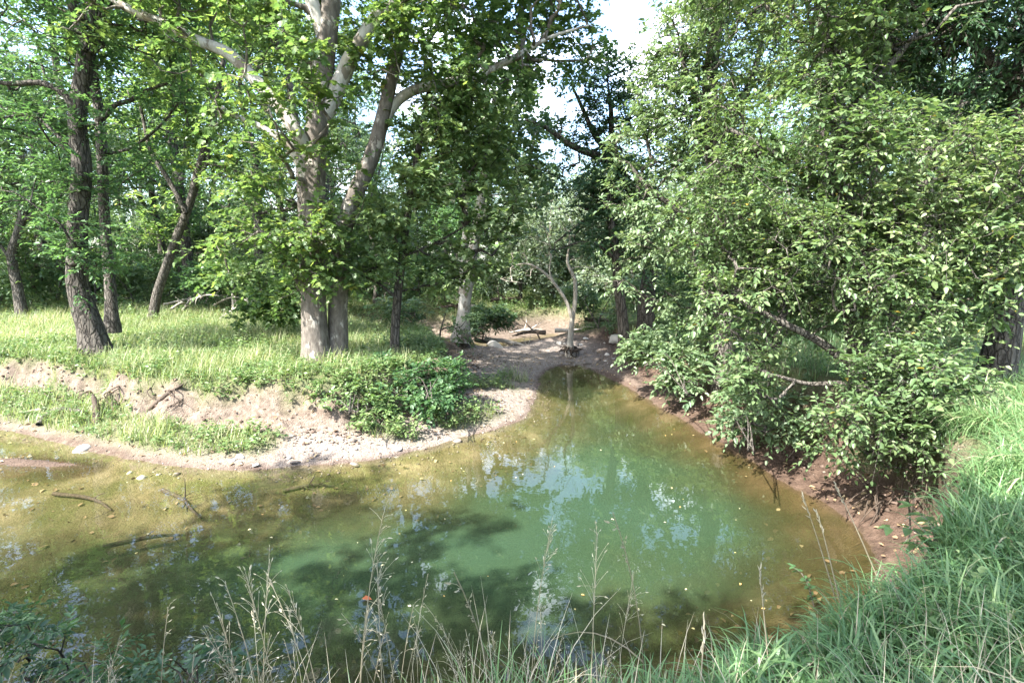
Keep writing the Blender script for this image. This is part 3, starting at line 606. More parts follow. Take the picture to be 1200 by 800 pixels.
make_tree('tree', 55,
    [zb(sink(path([(1160, 470), (1168, 430), (1177, 385), (1185, 300), (1192, 200), (1200, 100), (1212, 0), (1220, -120)], 7.4, [.26, .21, .19, .18, .16, .14, .11, .06]), .3), 3.4),
     path([(1192, 230), (1150, 190), (1110, 150), (1075, 140)], 7.4, [.08, .05, .03]), path([(1200, 120), (1150, 60), (1100, 30), (1060, 0)], 7.5, [.09, .06, .03]), path([(1203, 90), (1260, 30), (1320, -20)], 7.2, [.09, .06, .03])],
    lob((1160, 60, 7.6, .9), (1180, 150, 7.4, .7), (1110, 40, 7.8, .9), (1060, 20, 8, .9), (1180, 270, 7.2, .6), (1200, -40, 7.5, 1.2), (1110, -80, 7.6, 1.3), (1270, 60, 7.2, 1.0), (1290, 200, 7, .9), (1160, 330, 7.4, .4)),
    560, BARK_DARK, LEAF_DARK, 'narrow leaved tree rising from the shaded grass at the right edge', crown=dict(per=3, nleaf=9, ll=(.08, .13), wr=.3, tw=(.25, .5), droop=.5, twigs=True))  # shade on this trunk is put into its colour by the dark bark
# shrubs with their own place
def shrub(seed, pos, lobes, n, leaf, label, bark=BARK_DARK, stems=4, name='shrub', cat='shrub', group=None, **crown):
    g = Grow(seed, .18); o = np.array(pos, float)
    for k in range(stems):
        c = np.array(lobes[k % len(lobes)][0]); e = o + (c - o) * .6 + g.rng.normal(size=3) * .12
        mid = o + (e - o) * .5 + np.array([0, 0, .15]) + g.rng.normal(size=3) * .06
        st = o + np.array([*(g.rng.normal(size=2) * .06), -.08])
        g.limb([st, mid, e], [.010, .007, .004])
    g.fill(lobes, n, thr=-.6, shell=.6)
    r = thing(name, o, label, cat, group)
    link('stem', g.wood('stem', bark, o, .004), r)
    P, D = g.leafnodes(.7)
    kw = dict(per=3, nleaf=7, ll=(.06, .11), tw=(.15, .35), droop=.2); kw.update(crown)
    link('foliage', crown_mesh('foliage', g.rng, P - o, D, leaf, **kw), r)
    return r
shrub(61, on(800, 455, 1.15), lob((770, 402, 11.6, .45), (745, 412, 11.9, .3), (800, 425, 10.7, .5), (835, 450, 9.8, .45), (790, 445, 10.6, .3), (855, 440, 9.7, .4)), 130, LEAF_PALE, 'light green box elder sapling spreading low over the pool', wr=.5, ll=(.09, .15), tw=(.2, .4))
shrub(62, on(880, 520, .9), lob((880, 470, 8.3, .45), (920, 490, 7.6, .4), (860, 495, 8.4, .3)), 90, LEAF_PALE, 'pale leaved sapling under the elm at the foot of the bank', ll=(.07, .12))
shrub(63, on(500, 462, 1.0), lob((500, 448, 10.3, .5), (470, 462, 9.8, .4), (525, 440, 10.8, .4), (450, 440, 10.6, .45), (510, 470, 9.6, .3)), 150, LEAF_MAPLE, 'dense green bush on the bank edge above the gravel path', per=4)
shrub(64, on(415, 478, .85), lob((415, 462, 9.6, .4), (390, 470, 9.3, .3), (440, 475, 9.4, .35)), 80, LEAF_WEED, 'low weedy bush in front of the sycamore base', per=3)
shrub(65, on(318, 385, 1.1), lob((300, 350, 14.2, .5), (330, 360, 14, .5), (345, 335, 14, .45), (285, 370, 14.2, .3)), 100, LEAF_SYC, 'young bright green sapling in the grass left of the sycamore', ll=(.10, .16))
shrub(66, on(570, 395, .6), lob((560, 372, 20, .55), (585, 372, 20.5, .5), (545, 380, 19.4, .45)), 110, LEAF_BG, 'dark bush overhanging the brown upper creek', ll=(.10, .16))

# ------------------------------------------------------------------ woodland behind, on both sides and over the pool head
def proto(name, seed, limbs, lobes, n, bark, leaf, label, cat, group, seg=.6, rt=.012, fill={}, **crown):
    g = Grow(seed, seg)
    for l in limbs: g.limb(*l)
    g.fill([(np.array(c), r) for c, r in lobes], n, **fill)
    root = thing(name, (0, 0, 0), label, cat, group)
    link('trunk' if cat == 'tree' else 'stem', g.wood('trunk', bark, np.zeros(3), rt), root)
    P, D = g.leafnodes(.7, .05)
    kw = dict(per=3, nleaf=6, ll=(.14, .22), wr=.6, tw=(.35, .8), tmpl=DIAMOND, droop=.25); kw.update(crown)
    link('crown' if cat == 'tree' else 'foliage', crown_mesh('crown', g.rng, P, D, leaf, **kw), root)
    return root
V3 = lambda *a: np.array(a, float)
GRP_T, GRP_Y, GRP_S = 'woodland trees round the creek', 'young trees under the woodland', 'undergrowth shrubs in the woodland'
LBL_T, LBL_Y, LBL_S = 'tall green woodland tree in the wood beyond the banks', 'young leafy tree growing low under the taller woodland', 'loose green shrub at the foot of the woodland trees'
pt = []
rg = np.random.default_rng(5)
for k in range(4):
    h = (15, 17, 13, 16)[k]
    lobes = []
    for q in range(11):
        z = h * rg.uniform(.30, .92); rr = rg.uniform(1.3, 2.3); a = rg.uniform(0, 6.28); rad = (1 - (z / h) ** 2) * 2.8 + .3
        lobes.append((V3(math.cos(a) * rad, math.sin(a) * rad, z), rr))
    lobes.append((V3(0, 0, h * .93), 1.5))
    tr_ = [(V3(0, 0, -.3), V3(.05, .1, h * .2), V3(.3 * rg.normal(), .3 * rg.normal(), h * .45), V3(.5 * rg.normal(), .5 * rg.normal(), h * .7), V3(0, 0, h * .95)), (.28, .21, .17, .11, .03), h * .2]
    a = rg.uniform(0, 6.28)
    l2 = [(V3(.05, .1, h * .3), V3(math.cos(a) * 1.4, math.sin(a) * 1.4, h * .48), V3(math.cos(a) * 2.4, math.sin(a) * 2.4, h * .68)), (.12, .09, .04)]
    pt.append(proto('woodland_tree', 100 + k, [tr_, l2], lobes, 330, (BARK_DARK, BARK_GREY, BARK_GREY, BARK_DARK)[k], (LEAF_BG, LEAF_PALE, LEAF_MAPLE, LEAF_BG)[k], LBL_T, 'tree', GRP_T))
py = []
for k in range(4):
    h = (6.0, 5.0, 7.5, 6.5)[k]; lobes = []
    for q in range(9):
        z = h * rg.uniform(.18, .9); a = rg.uniform(0, 6.28); rad = rg.uniform(.2, 1.7)
        lobes.append((V3(math.cos(a) * rad, math.sin(a) * rad, z), rg.uniform(.6, 1.1)))
    py.append(proto('young_tree', 110 + k, [[(V3(0, 0, -.2), V3(.2, .1, h * .3), V3(.4 * rg.normal(), .4 * rg.normal(), h * .65), V3(.3, .1, h * .92)), (.10, .08, .05, .02), h * .12]], lobes, 200, (BARK_GREY, BARK_DARK)[k % 2],
                    (LEAF_BG, LEAF_SYC, LEAF_MAPLE, LEAF_PALE)[k], LBL_Y, 'tree', GRP_Y, seg=.35, rt=.007, ll=(.11, .18), tw=(.25, .6)))
LEAF_SILVER = leaf_mat('silver_leaf', [(0, (0.17, 0.21, 0.11)), (0.5, (0.25, 0.29, 0.16)), (1, (0.34, 0.36, 0.23))], trans=0.45)
psil = []
for k in range(2):
    h = (7.0, 6.0)[k]; lobes = []
    for q in range(10):
        z = h * rg.uniform(.15, .9); a = rg.uniform(0, 6.28); rad = rg.uniform(.3, 2.0)
        lobes.append((V3(math.cos(a) * rad, math.sin(a) * rad, z), rg.uniform(.7, 1.2)))
    psil.append(proto('pale_tree', 130 + k, [[(V3(0, 0, -.2), V3(.2, .1, h * .3), V3(.3, -.2, h * .65), V3(.3, .1, h * .92)), (.10, .08, .05, .02), h * .12]], lobes, 260, BARK_GREY, LEAF_SILVER, 'pale silvery leaved tree in the sun far beyond the pool head', 'tree', 'pale trees beyond the pool head', seg=.35, rt=.007, ll=(.11, .18), tw=(.25, .6)))
ps = []
for k in range(3):
    lobes = [(V3(rg.normal() * .7, rg.normal() * .7, rg.uniform(.5, 1.3)), rg.uniform(.4, .75)) for q in range(7)]
    ps.append(proto('woodland_shrub', 120 + k, [[(V3(0, 0, -.1), V3(.1, .05, .5), V3(.3 * rg.normal(), .3 * rg.normal(), 1.3)), (.04, .03, .01)], [(V3(0, 0, .05), V3(-.4, .2, .6), V3(-.7, .3, 1.0)), (.03, .02, .01)]], lobes, 110, BARK_GREY,
                    (LEAF_BG, LEAF_WEED, LEAF_MAPLE)[k], LBL_S, 'shrub', GRP_S, seg=.25, rt=.005, ll=(.09, .15), tw=(.2, .4)))
used = set()
def place(protos, k, x, y, rz, sc):
    r = protos[k]; z = ground(x, y) - .05
    if r.name in used: return copy_thing(r, (x, y, z), rz, sc)
    used.add(r.name); r.location = (x, y, z); r.rotation_euler = (0, 0, rz); r.scale = sc if hasattr(sc, '__len__') else (sc,) * 3
    return r
pts_used = []
def free(x, y, d):
    for (a, b) in pts_used:
        if (a - x) ** 2 + (b - y) ** 2 < d * d: return False
    return True
def px_of(x, y, z=1.0):
    v = np.array([x, y, z]) - CAM; dp = v[1] * cp - v[2] * sp
    return 600 + FPX * v[0] / dp if dp > .1 else 1e9
rg = np.random.default_rng(77)
def scatter(n, protos, ymin, ymax, spacing, rule, sc):
    c = 0; tries = 0
    while c < n and tries < n * 60:
        tries += 1
        y = rg.uniform(ymin, ymax); px = rg.uniform(-420, 1620); x = (px - 600) / FPX * y
        p = np.array([x]), np.array([y])
        if sdist(*p, PONDS)[0] < 2.0 or sdist(*p, CREEKS)[0] < 1.6: continue
        s = rule(px, x, y)
        if not s or not free(x, y, spacing): continue
        pts_used.append((x, y)); z = s * rg.uniform(*sc)
        place(protos, int(rg.integers(len(protos))), x, y, rg.uniform(0, 6.28), (z, z, z * rg.uniform(.9, 1.15)))
        c += 1
def rule_tall(px, x, y):
    m_ = 3.3 / y * 600
    if y < 34 and 585 - m_ < px < 790 + m_: return 0
    if 585 < px < 790: return (.62 if y > 34 else 0)
    if -50 < px < 330: return 1 if y > 23 else 0
    if 330 <= px <= 560: return 1 if y > 22 else 0
    if px > 800: return 1 if y > 13.5 else 0
    return 1 if y > 15 else 0
scatter(120, pt, 13, 66, 2.9, rule_tall, (.8, 1.15))
def rule_young(px, x, y):
    if 590 < px < 735: return (.7 if y > 33 else 0)
    if px < 480: return 1 if y > 23 else 0
    if px > 760: return .9 if y > 14 else 0
    return 1 if y > 22 else 0
scatter(170, py, 14, 60, 1.5, rule_young, (.7, 1.15))
def rule_shrub(px, x, y):
    if 590 < px < 700: return (1 if y > 25 else 0)
    if px < 480: return 1 if y > 21.5 else 0
    return 1 if y > 13.5 else 0
scatter(11, psil, 25, 42, 1.7, lambda px, x, y: 1.1 if 600 < px < 735 else 0, (.85, 1.25))
scatter(6, [pt[1], pt[1]], 44, 56, 2.5, lambda px, x, y: .62 if 600 < px < 740 else 0, (.85, 1.1))
scatter(9, [py[3], py[3]], 32, 46, 1.6, lambda px, x, y: .9 if 595 < px < 740 else 0, (.8, 1.1))
scatter(130, py, 34, 66, 1.7, lambda px, x, y: 1.15 if not 590 < px < 735 else .7, (.8, 1.3))
scatter(170, ps, 13, 50, .9, rule_shrub, (.7, 1.5))

# two trees of the near bank, behind the viewer: their crowns shade the grass and the near water
make_tree('tree', 81, [[(V3(-.2, -4.2, 1.0), V3(-.5, -4.0, 3.5), V3(-1.3, -3.2, 6.0), V3(-2.5, -2.5, 8.5)), (.24, .2, .15, .05), 4.5]],
    [(V3(-3.0, -2.1, 8.0), 1.7), (V3(-1.7, -2.1, 8.4), 1.4), (V3(-4.4, -1.9, 8.6), 1.4), (V3(-2.1, -3.3, 9.6), 1.6)], 330, BARK_GREY, LEAF_MAPLE, 'tree on the near bank shading the bank grass', crown=dict(per=3, nleaf=7, ll=(.12, .18), wr=.6, tmpl=DIAMOND))
make_tree('tree', 82, [[(V3(-11, 1.2, 1.2), V3(-10.6, 1.2, 4.0), V3(-10, .8, 7.0), V3(-9.5, .4, 9.5)), (.28, .22, .16, .06), 4]],
    [(V3(-6.2, -1.2, 8.2), 1.2), (V3(-10, -.6, 7.6), 1.8), (V3(-8.1, -1.0, 8.5), 1.4), (V3(-7.0, 1.4, 9.0), .8), (V3(-9.2, 2.2, 8.6), .9)], 400, BARK_GREY, LEAF_MAPLE, 'tree on the near bank shading the near water', crown=dict(per=3, nleaf=7, ll=(.12, .18), wr=.6, tmpl=DIAMOND))

# ------------------------------------------------------------------ grass, weeds, litter, pebbles (nobody could count them)
def blades(P, h, w, bend, az, segs=3, twist=.4, rng=None):
    n = len(P); t = np.linspace(0, 1, segs + 1)
    d = np.stack([np.cos(az), np.sin(az), np.zeros(n)], 1); s = np.stack([-np.sin(az), np.cos(az), np.zeros(n)], 1)
    ang = bend[:, None] * t[None] ** 1.3
    step = (h / segs)[:, None]
    hor = np.concatenate([np.zeros((n, 1)), np.cumsum(np.sin(ang[:, 1:]) * step, 1)], 1); ver = np.concatenate([np.zeros((n, 1)), np.cumsum(np.cos(ang[:, 1:]) * step, 1)], 1)
    c = P[:, None] + hor[..., None] * d[:, None] + ver[..., None] * np.array([0, 0, 1.0])
    wid = w[:, None] * (1 - t ** 2 * .92)[None] * .5
    V = np.stack([c - wid[..., None] * s[:, None], c + wid[..., None] * s[:, None]], 2)
    V = V.reshape(n, -1, 3); k = (segs + 1) * 2
    f = np.array([(2 * i, 2 * i + 1, 2 * i + 3, 2 * i + 2) for i in range(segs)])
    return V.reshape(-1, 3), (np.arange(n)[:, None, None] * k + f[None]).reshape(-1, 4)
def grass_patch(name, n, box, accept, hr, wr_, br, mat, seed, segs, label, tshift=0.0, clump=1.5, wind=None):
    rng = np.random.default_rng(seed)
    x = rng.uniform(box[0], box[1], n); y = rng.uniform(box[2], box[3], n)
    h, veg, gr, dep, s, b, sw = terrain(x, y, True)
    cl = noise2(x, y, clump, 3)
    k = accept(rng, x, y, h, veg, s, b, sw, cl)
    x, y, h, cl = x[k], y[k], h[k], cl[k]; m_ = len(x)
    az = rng.uniform(0, 6.28, m_)
    if wind is not None: az = wind + rng.normal(size=m_) * 1.7
    hh = rng.uniform(*hr, m_) * np.clip(1 + .75 * cl, .3, 2)
    x, y = lip(x, y, h)
    V, F = blades(np.stack([x, y, h - .02], 1), hh, rng.uniform(*wr_, m_), rng.uniform(*br, m_), az, segs)
    ti = np.clip(rng.beta(1.5, 2.1, m_) + .28 * cl + tshift, 0, 1)
    me = mesh_np(name, V, [F], np.repeat(ti, segs), [mat])
    return tag(link(name, me), label, None, None, 'stuff')
def acc_meadow(rng, x, y, h, veg, s, b, sw, cl):
    d = np.hypot(x, y)
    return (veg > .35) & (x < 3) & (rng.random(len(x)) < np.clip(14 / d, .2, 1) ** 1.5 * (.35 + .65 * veg)) & (s > .25) & ~((x > -4.5) & (y < 11) & (rng.random(len(x)) < .5))
grass_patch('meadow_grass', 420000, (-27, 3, 7.5, 34), acc_meadow, (.15, .46), (.008, .016), (.3, 1.6), GRASS_MEADOW, 201, 2, 'pale yellow green meadow grass on the left bank', tshift=.10)
def acc_far(rng, x, y, h, veg, s, b, sw, cl):
    return (veg > .4) & (s > b + .6 * sw) & (rng.random(len(x)) < np.clip(8 / np.hypot(x, y), .2, 1))
grass_patch('shaded_grass', 130000, (1.5, 20, 4.6, 30), acc_far, (.15, .38), (.007, .013), (.3, 1.5), GRASS_NEAR, 202, 2, 'green grass in the shade under the trees on the right bank')
def acc_near(rng, x, y, h, veg, s, b, sw, cl):
    return (s > b + np.where(x > 2.0, .85, .55) * sw + .10 * cl) & (x > .35) & (np.hypot(x, y) > .9) & (rng.random(len(x)) < .35 + .65 * np.clip(x - .2, 0, 1))
grass_patch('bank_grass', 90000, (.3, 7.0, .6, 6.0), acc_near, (.16, .42), (.006, .015), (.5, 2.6), GRASS_NEAR, 203, 5, 'long floppy green grass covering the near bank', wind=2.6)
grass_patch('arching_grass', 15000, (.3, 7.0, .6, 6.0), acc_near, (.34, .62), (.008, .016), (1.6, 3.0), GRASS_NEAR, 206, 6, 'long arching pale green blades lying over the bank grass', tshift=.12, wind=2.6)
grass_patch('thatch', 9000, (.3, 7.0, .6, 6.0), acc_near, (.12, .36), (.003, .007), (1.2, 3.0), DRY, 208, 5, 'dead straw thatch tangled in the bank grass')
def acc_slope(rng, x, y, h, veg, s, b, sw, cl):
    return (s > b + .15 * sw) & (rng.random(len(x)) < .6 + .4 * cl)
grass_patch('rank_grass', 30000, (-7, 1.0, .9, 3.0), acc_slope, (.15, .42), (.005, .010), (.2, 1.4), GRASS_NEAR, 204, 4, 'rank dull grass on the near slope down to the water', tshift=.12)

grass_patch('dry_tufts', 2600, (-2.6, 2.0, 1.2, 2.3), acc_slope, (.25, .6), (.003, .006), (.1, 1.5), DRY, 207, 5, 'tangled dry grass at the foot of the seed stalks')
def weeds(name, n, box, accept, mat, seed, label, ll=(.05, .10), up=.25, per=7, wr=.6):
    rng = np.random.default_rng(seed)
    x = rng.uniform(box[0], box[1], n); y = rng.uniform(box[2], box[3], n)
    h, veg, gr, dep, s, b, sw = terrain(x, y, True); cl = noise2(x, y, .9, 3)
    k = accept(rng, x, y, h, veg, s, b, sw, cl); x, y, h, cl = x[k], y[k], h[k], cl[k]; m_ = len(x)
    hh = rng.uniform(.25, 1, m_) * up * (1 + .6 * cl)
    P = np.repeat(np.stack([x, y, h + .01], 1), per, 0)
    u = np.tile(np.linspace(.35, 1, per), m_)
    P[:, 2] += np.repeat(hh, per) * u; P[:, :2] += rng.normal(size=(m_ * per, 2)) * .03
    a = rng.uniform(0, 6.28, m_ * per); D = np.stack([np.cos(a), np.sin(a), rng.uniform(-.3, .5, m_ * per)], 1)
    U = np.array([0, 0, 1.0]) + rng.normal(size=(m_ * per, 3)) * .3
    Ls = rng.uniform(*ll, m_ * per)
    V, F, fk = leaves_geo(P, D, U, Ls, Ls * wr, OVATE)
    ti = np.clip(rng.beta(2, 2.4, m_ * per) + np.repeat(cl, per) * .25, 0, 1)
    me = mesh_np(name, V, [F], np.repeat(ti, fk), [mat])
    return tag(link(name, me), label, None, None, 'stuff')
def acc_w1(rng, x, y, h, veg, s, b, sw, cl):
    edge = np.exp(-((s - b - sw * .9) / 1.2) ** 2)
    return (veg > .25) & (s > b * .3) & (rng.random(len(x)) < (.25 + .75 * edge) * (.55 + .7 * cl))
weeds('weeds', 26000, (-14, 1.2, 7.6, 17), acc_w1, LEAF_WEED, 211, 'leafy green weeds along the edge of the left bank', per=7, up=.3)
def acc_w2(rng, x, y, h, veg, s, b, sw, cl):
    return (s > b + .3 * sw) & (rng.random(len(x)) < .55 + .6 * cl)
weeds('meadow_weeds', 9000, (-22, 1, 9, 26), lambda rng, x, y, h, veg, s, b, sw, cl: (veg > .4) & (s > b + sw) & (rng.random(len(x)) < np.clip(cl * 1.6, 0, 1)), LEAF_WEED, 215, 'taller leafy weeds in loose drifts across the meadow', ll=(.06, .12), up=.5, per=8, wr=.45)
weeds('ground_cover', 9000, (-30, 24, 14, 44), lambda rng, x, y, h, veg, s, b, sw, cl: (veg > .3) & ((y > 20) | (x > 3)) & (rng.random(len(x)) < .7 + .4 * cl), LEAF_BG, 212, 'low leafy ground cover under the wood', ll=(.10, .2), up=.55, per=8)
weeds('bank_weeds', 700, (2.8, 6.5, 5.0, 13), lambda rng, x, y, h, veg, s, b, sw, cl: (s > b + .5 * sw) & (rng.random(len(x)) < .5), LEAF_NEAR, 213, 'leafy weeds on the shaded bank under the elm', up=.3)

def pebbles(name, n, box, accept, sz, seed, label, mat):
    rng = np.random.default_rng(seed)
    x = rng.uniform(box[0], box[1], n); y = rng.uniform(box[2], box[3], n)
    h, veg, gr, dep, s, b, sw = terrain(x, y, True)
    k = accept(rng, x, y, h, veg, s, b, gr); x, y, h = x[k], y[k], h[k]; m_ = len(x)
    oc = np.array([(1, 0, 0), (0, 1, 0), (-1, 0, 0), (0, -1, 0), (0, 0, .6), (0, 0, -.6)], float)
    of = np.array([(0, 1, 4), (1, 2, 4), (2, 3, 4), (3, 0, 4), (1, 0, 5), (2, 1, 5), (3, 2, 5), (0, 3, 5)])
    r = sz[0] + (sz[1] - sz[0]) * rng.random(m_) ** 3; a = rng.uniform(0, 6.28, m_)
    Q = oc[None] * rng.uniform(.6, 1.2, (m_, 6, 1)) * r[:, None, None]
    ca_, sa = np.cos(a)[:, None], np.sin(a)[:, None]
    V = np.stack([Q[..., 0] * ca_ - Q[..., 1] * sa, Q[..., 0] * sa + Q[..., 1] * ca_, Q[..., 2]], -1) + np.stack([x, y, h + r * .2], 1)[:, None]
    F = (np.arange(m_)[:, None, None] * 6 + of[None]).reshape(-1, 3)
    me = mesh_np(name, V.reshape(-1, 3), [F], np.repeat(rng.random(m_), 8), [mat])
    return tag(link(name, me), label, None, None, 'stuff')
PEB = leaf_mat('pebble', [(0, (0.10, 0.08, 0.065)), (.6, (0.19, 0.16, 0.135)), (.93, (0.27, 0.24, 0.21)), (1, (0.42, 0.39, 0.35))], trans=0.0, rough=.8, spec=.3)
LIT = leaf_mat('litter_leaf', [(0, (0.13, 0.085, 0.05)), (.6, (0.26, 0.18, 0.10)), (1, (0.42, 0.34, 0.20))], trans=.15, rough=.7, tcol=(1, .9, .7))
pebbles('gravel', 30000, (-12, 4.5, 7, 19.5), lambda rng, x, y, h, veg, s, b, gr: (s > -.35) & (s < b + .5) & ((x < 2.4) | (y > 15)) & (rng.random(len(x)) < .15 + .85 * gr) & (veg < .6), (.006, .034), 221, 'pale gravel and pebbles along the water edge', PEB)
CLOD = leaf_mat('soil_clod', [(0, (0.06, 0.042, 0.032)), (.6, (0.125, 0.09, 0.07)), (1, (0.20, 0.155, 0.125))], trans=0.0, rough=.9, spec=.15)
pebbles('soil_clods', 26000, (-13, 6, 2.4, 17), lambda rng, x, y, h, veg, s, b, gr: (s > b * .6) & (s < b + .75) & (veg < .5), (.012, .06), 224, 'crumbled brown clods of earth on the cut banks', CLOD)
def litter(name, n, box, accept, seed, label):
    rng = np.random.default_rng(seed)
    x = rng.uniform(box[0], box[1], n); y = rng.uniform(box[2], box[3], n)
    h, veg, gr, dep, s, b, sw = terrain(x, y, True); k = accept(rng, x, y, veg, s, b); x, y, h = x[k], y[k], h[k]; m_ = len(x)
    a = rng.uniform(0, 6.28, m_); D = np.stack([np.cos(a), np.sin(a), rng.normal(size=m_) * .25], 1)
    Ls = rng.uniform(.04, .10, m_)
    V, F, fk = leaves_geo(np.stack([x, y, h + .015], 1), D, np.array([0, 0, 1.0]) + rng.normal(size=(m_, 3)) * .4, Ls, Ls * .6, OVATE)
    return tag(link(name, mesh_np(name, V, [F], np.repeat(rng.random(m_), fk), [LIT])), label, None, None, 'stuff')
weeds('clover', 1500, (.5, 6, 1.0, 5.5), lambda rng, x, y, h, veg, s, b, sw, cl: (s > b + .7 * sw) & (rng.random(len(x)) < .25 + 1.2 * cl), LEAF_WEED, 214, 'small broad leaved weeds mixed into the bank grass', ll=(.025, .05), up=.3, per=9)
litter('sunken_leaves', 2200, (-13, 4, 2.6, 10), lambda rng, x, y, veg, s, b: (s < -.05) & (s > -2.5) & (rng.random(len(x)) < .5), 223, 'brown sunken leaves and bits on the bed of the shallows')
litter('leaf_litter', 14000, (-14, 9, 2, 18), lambda rng, x, y, veg, s, b: (s > .1) & (rng.random(len(x)) < .6 * (1 - veg) + .1), 222, 'brown fallen leaves and bits lying on the bare banks')

# ------------------------------------------------------------------ stones, driftwood, roots
def stone_mat(name, c0, c1):
    return bark_mat(name, c0, c1, scale=(6, 6, 6), bump=.4)
ST_PALE = stone_mat('pale_stone', (0.40, 0.36, 0.31), (0.60, 0.56, 0.50)); ST_DARK = stone_mat('dark_stone', (0.12, 0.10, 0.085), (0.26, 0.22, 0.185))
def stone_mesh(seed, mat):
    rng = np.random.default_rng(seed); nu, nv = 16, 9
    u = np.linspace(0, 2 * np.pi, nu, endpoint=False); v = np.linspace(.06, np.pi - .06, nv)
    U_, V_ = np.meshgrid(u, v); P = np.stack([np.sin(V_) * np.cos(U_), np.sin(V_) * np.sin(U_), np.cos(V_)], -1).reshape(-1, 3)
    for _ in range(9):                                   # chip flat facets off
        nrm = unit(rng.normal(size=3)); dd = rng.uniform(.55, .85); o_ = P @ nrm - dd
        P = P - np.clip(o_, 0, None)[:, None] * nrm * .9
    P *= (1 + .10 * noise(P + seed, 2.0, 3))[:, None]; P *= np.array([1, rng.uniform(.65, .95), rng.uniform(.42, .62)])
    i = np.arange(nu * nv).reshape(nv, nu)
    F = np.stack([i[:-1], i[1:], np.roll(i[1:], -1, 1), np.roll(i[:-1], -1, 1)], -1).reshape(-1, 4)
    return mesh_np('stone', P, [F, i[0][None, :], i[-1][None, ::-1]], None, [mat])
stp = [stone_mesh(300 + k, ST_PALE) for k in range(3)] + [stone_mesh(310 + k, ST_DARK) for k in range(3)]
rs = np.random.default_rng(31)
def put_stone(x, y, r, k, label, group=None):
    o = link('stone', stp[k]); o.location = (x, y, ground(x, y) + r * .12); o.scale = (r, r, r); o.rotation_euler = (rs.normal() * .15, rs.normal() * .15, rs.uniform(0, 6.28))
    return tag(o, label, 'stone', group)
p = on(96, 520, .1); put_stone(p[0], p[1], .15, 0, 'white stone at the water edge below the cut earth bank')
p = on(281, 532, .15); put_stone(p[0], p[1], .10, 1, 'small white stone on the beach at the end of the brown shallows')
p = on(722, 402, .35); put_stone(p[0], p[1], .38, 1, 'large pale stone on the gravel bar beside the thin dark tree')
p = on(580, 408, .2); put_stone(p[0], p[1], .33, 0, 'flat pale stone beside the brown upper creek')
p = on(985, 0 + 745, 1.5)
for k in range(9):
    x, y = rs.uniform(-10.8, -9.0), rs.uniform(7.6, 8.4)
    put_stone(x, y, rs.uniform(.05, .12), 3 + k % 3, 'small dark wet stone in the brown shallows', 'dark stones in the shallows')
for k in range(34):
    px, py_ = [(rs.uniform(150, 540), 0), (rs.uniform(600, 730), 1)][k % 2]
    if py_: x, y = on(px, rs.uniform(397, 420), .25)[:2]
    else:
        x, y = on(px, np.interp(px, [150, 240, 330, 420, 500, 560], [545, 548, 540, 530, 515, 500]) - rs.uniform(-3, 14), .15)[:2]
    put_stone(x, y, rs.uniform(.03, .13) * (1.4 if py_ else .8), k % 5, 'small stone among the pale gravel of the beach', 'stones on the gravel beach')
def log(name, pts, rad, mat, label, cat, seed, twigs=0, group=None):
    rng = np.random.default_rng(seed); P, r = resample(pts, rad, .06 if len(pts) < 6 else .1)
    P = P + noise(P, 3.0, 2)[:, None] * .02
    o = np.array(P[0]); root = thing(name, o, label, cat, group)
    link('log', merge_tubes('log', [tube(P - o, r, 9, rng, .18)], mat), root)
    tw = []
    for k in range(twigs):
        j = rng.integers(len(P) // 4, len(P)); d = unit(rng.normal(size=3) + np.array([0, 0, .5])); l = rng.uniform(.25, .8) * max(.4, r[0] * 12)
        
        q = np.array([P[j], P[j] + d * l * .5, P[j] + d * l + rng.normal(size=3) * .1 * l]) - o
        tw.append(tube(*resample(q, [r[j] * .5, r[j] * .35, .004], .1), 5, rng))
    for q in tw: link('twig', merge_tubes('twig', [q], mat), root)
    if not tw: link('broken_end', merge_tubes('broken_end', [tube(np.array([P[-1], P[-1] + (P[-1] - P[-2])]) - o, [r[-1] * .9, r[-1] * .3], 7, rng)], mat), root)
    return root
gp = lambda x, y, z=0, up=0.0: (lambda q: np.array([q[0], q[1], ground(q[0], q[1]) + up]))(on(x, y, z))
log('driftwood_log', [gp(40, 470, .6, .05), gp(62, 463, .6, .08), gp(92, 456, .8, .10)], [.045, .05, .035], BARK_GREY, 'weathered driftwood log slanting on the cut earth bank', 'log', 401)
log('driftwood_log', [gp(18, 450, .8, .05), gp(48, 449, .8, .06)], [.03, .02], BARK_DEAD, 'thin pale stick on top of the cut bank near the edge of the picture', 'log', 402)
log('driftwood_log', [gp(170, 458, .8, .05), gp(195, 453, .9, .06), gp(212, 453, .9, .05)], [.05, .05, .03], BARK_ROOT, 'dark root sticking out of the cut bank top', 'log', 403)
log('tree_stump', [gp(112, 484, .4, -.08), gp(112, 480, .4, .14), gp(110, 476, .45, .34)], [.08, .065, .04], BARK_ROOT, 'dark rotten stump on the grassy beach under the cut bank', 'stump', 404)
for k in range(11):
    px = rs.uniform(190, 300); y = rs.uniform(19.5, 22.5); x = (px - 600) / FPX * y; z = ground(x, y); a = rs.uniform(0, 6.28); l = rs.uniform(1.0, 2.4)
    q = [np.array([x, y, z + rs.uniform(.1, .7)]), np.array([x + math.cos(a) * l * .5, y + math.sin(a) * l * .5, z + rs.uniform(.3, .9)]), np.array([x + math.cos(a) * l, y + math.sin(a) * l, z + rs.uniform(.1, .9)])]
    log('dead_branch', q, [.05, .035, .012], BARK_DEAD, 'grey dead branch in the brush heap beyond the meadow', 'branch', 410 + k, 6, 'dead branches of the brush heap')
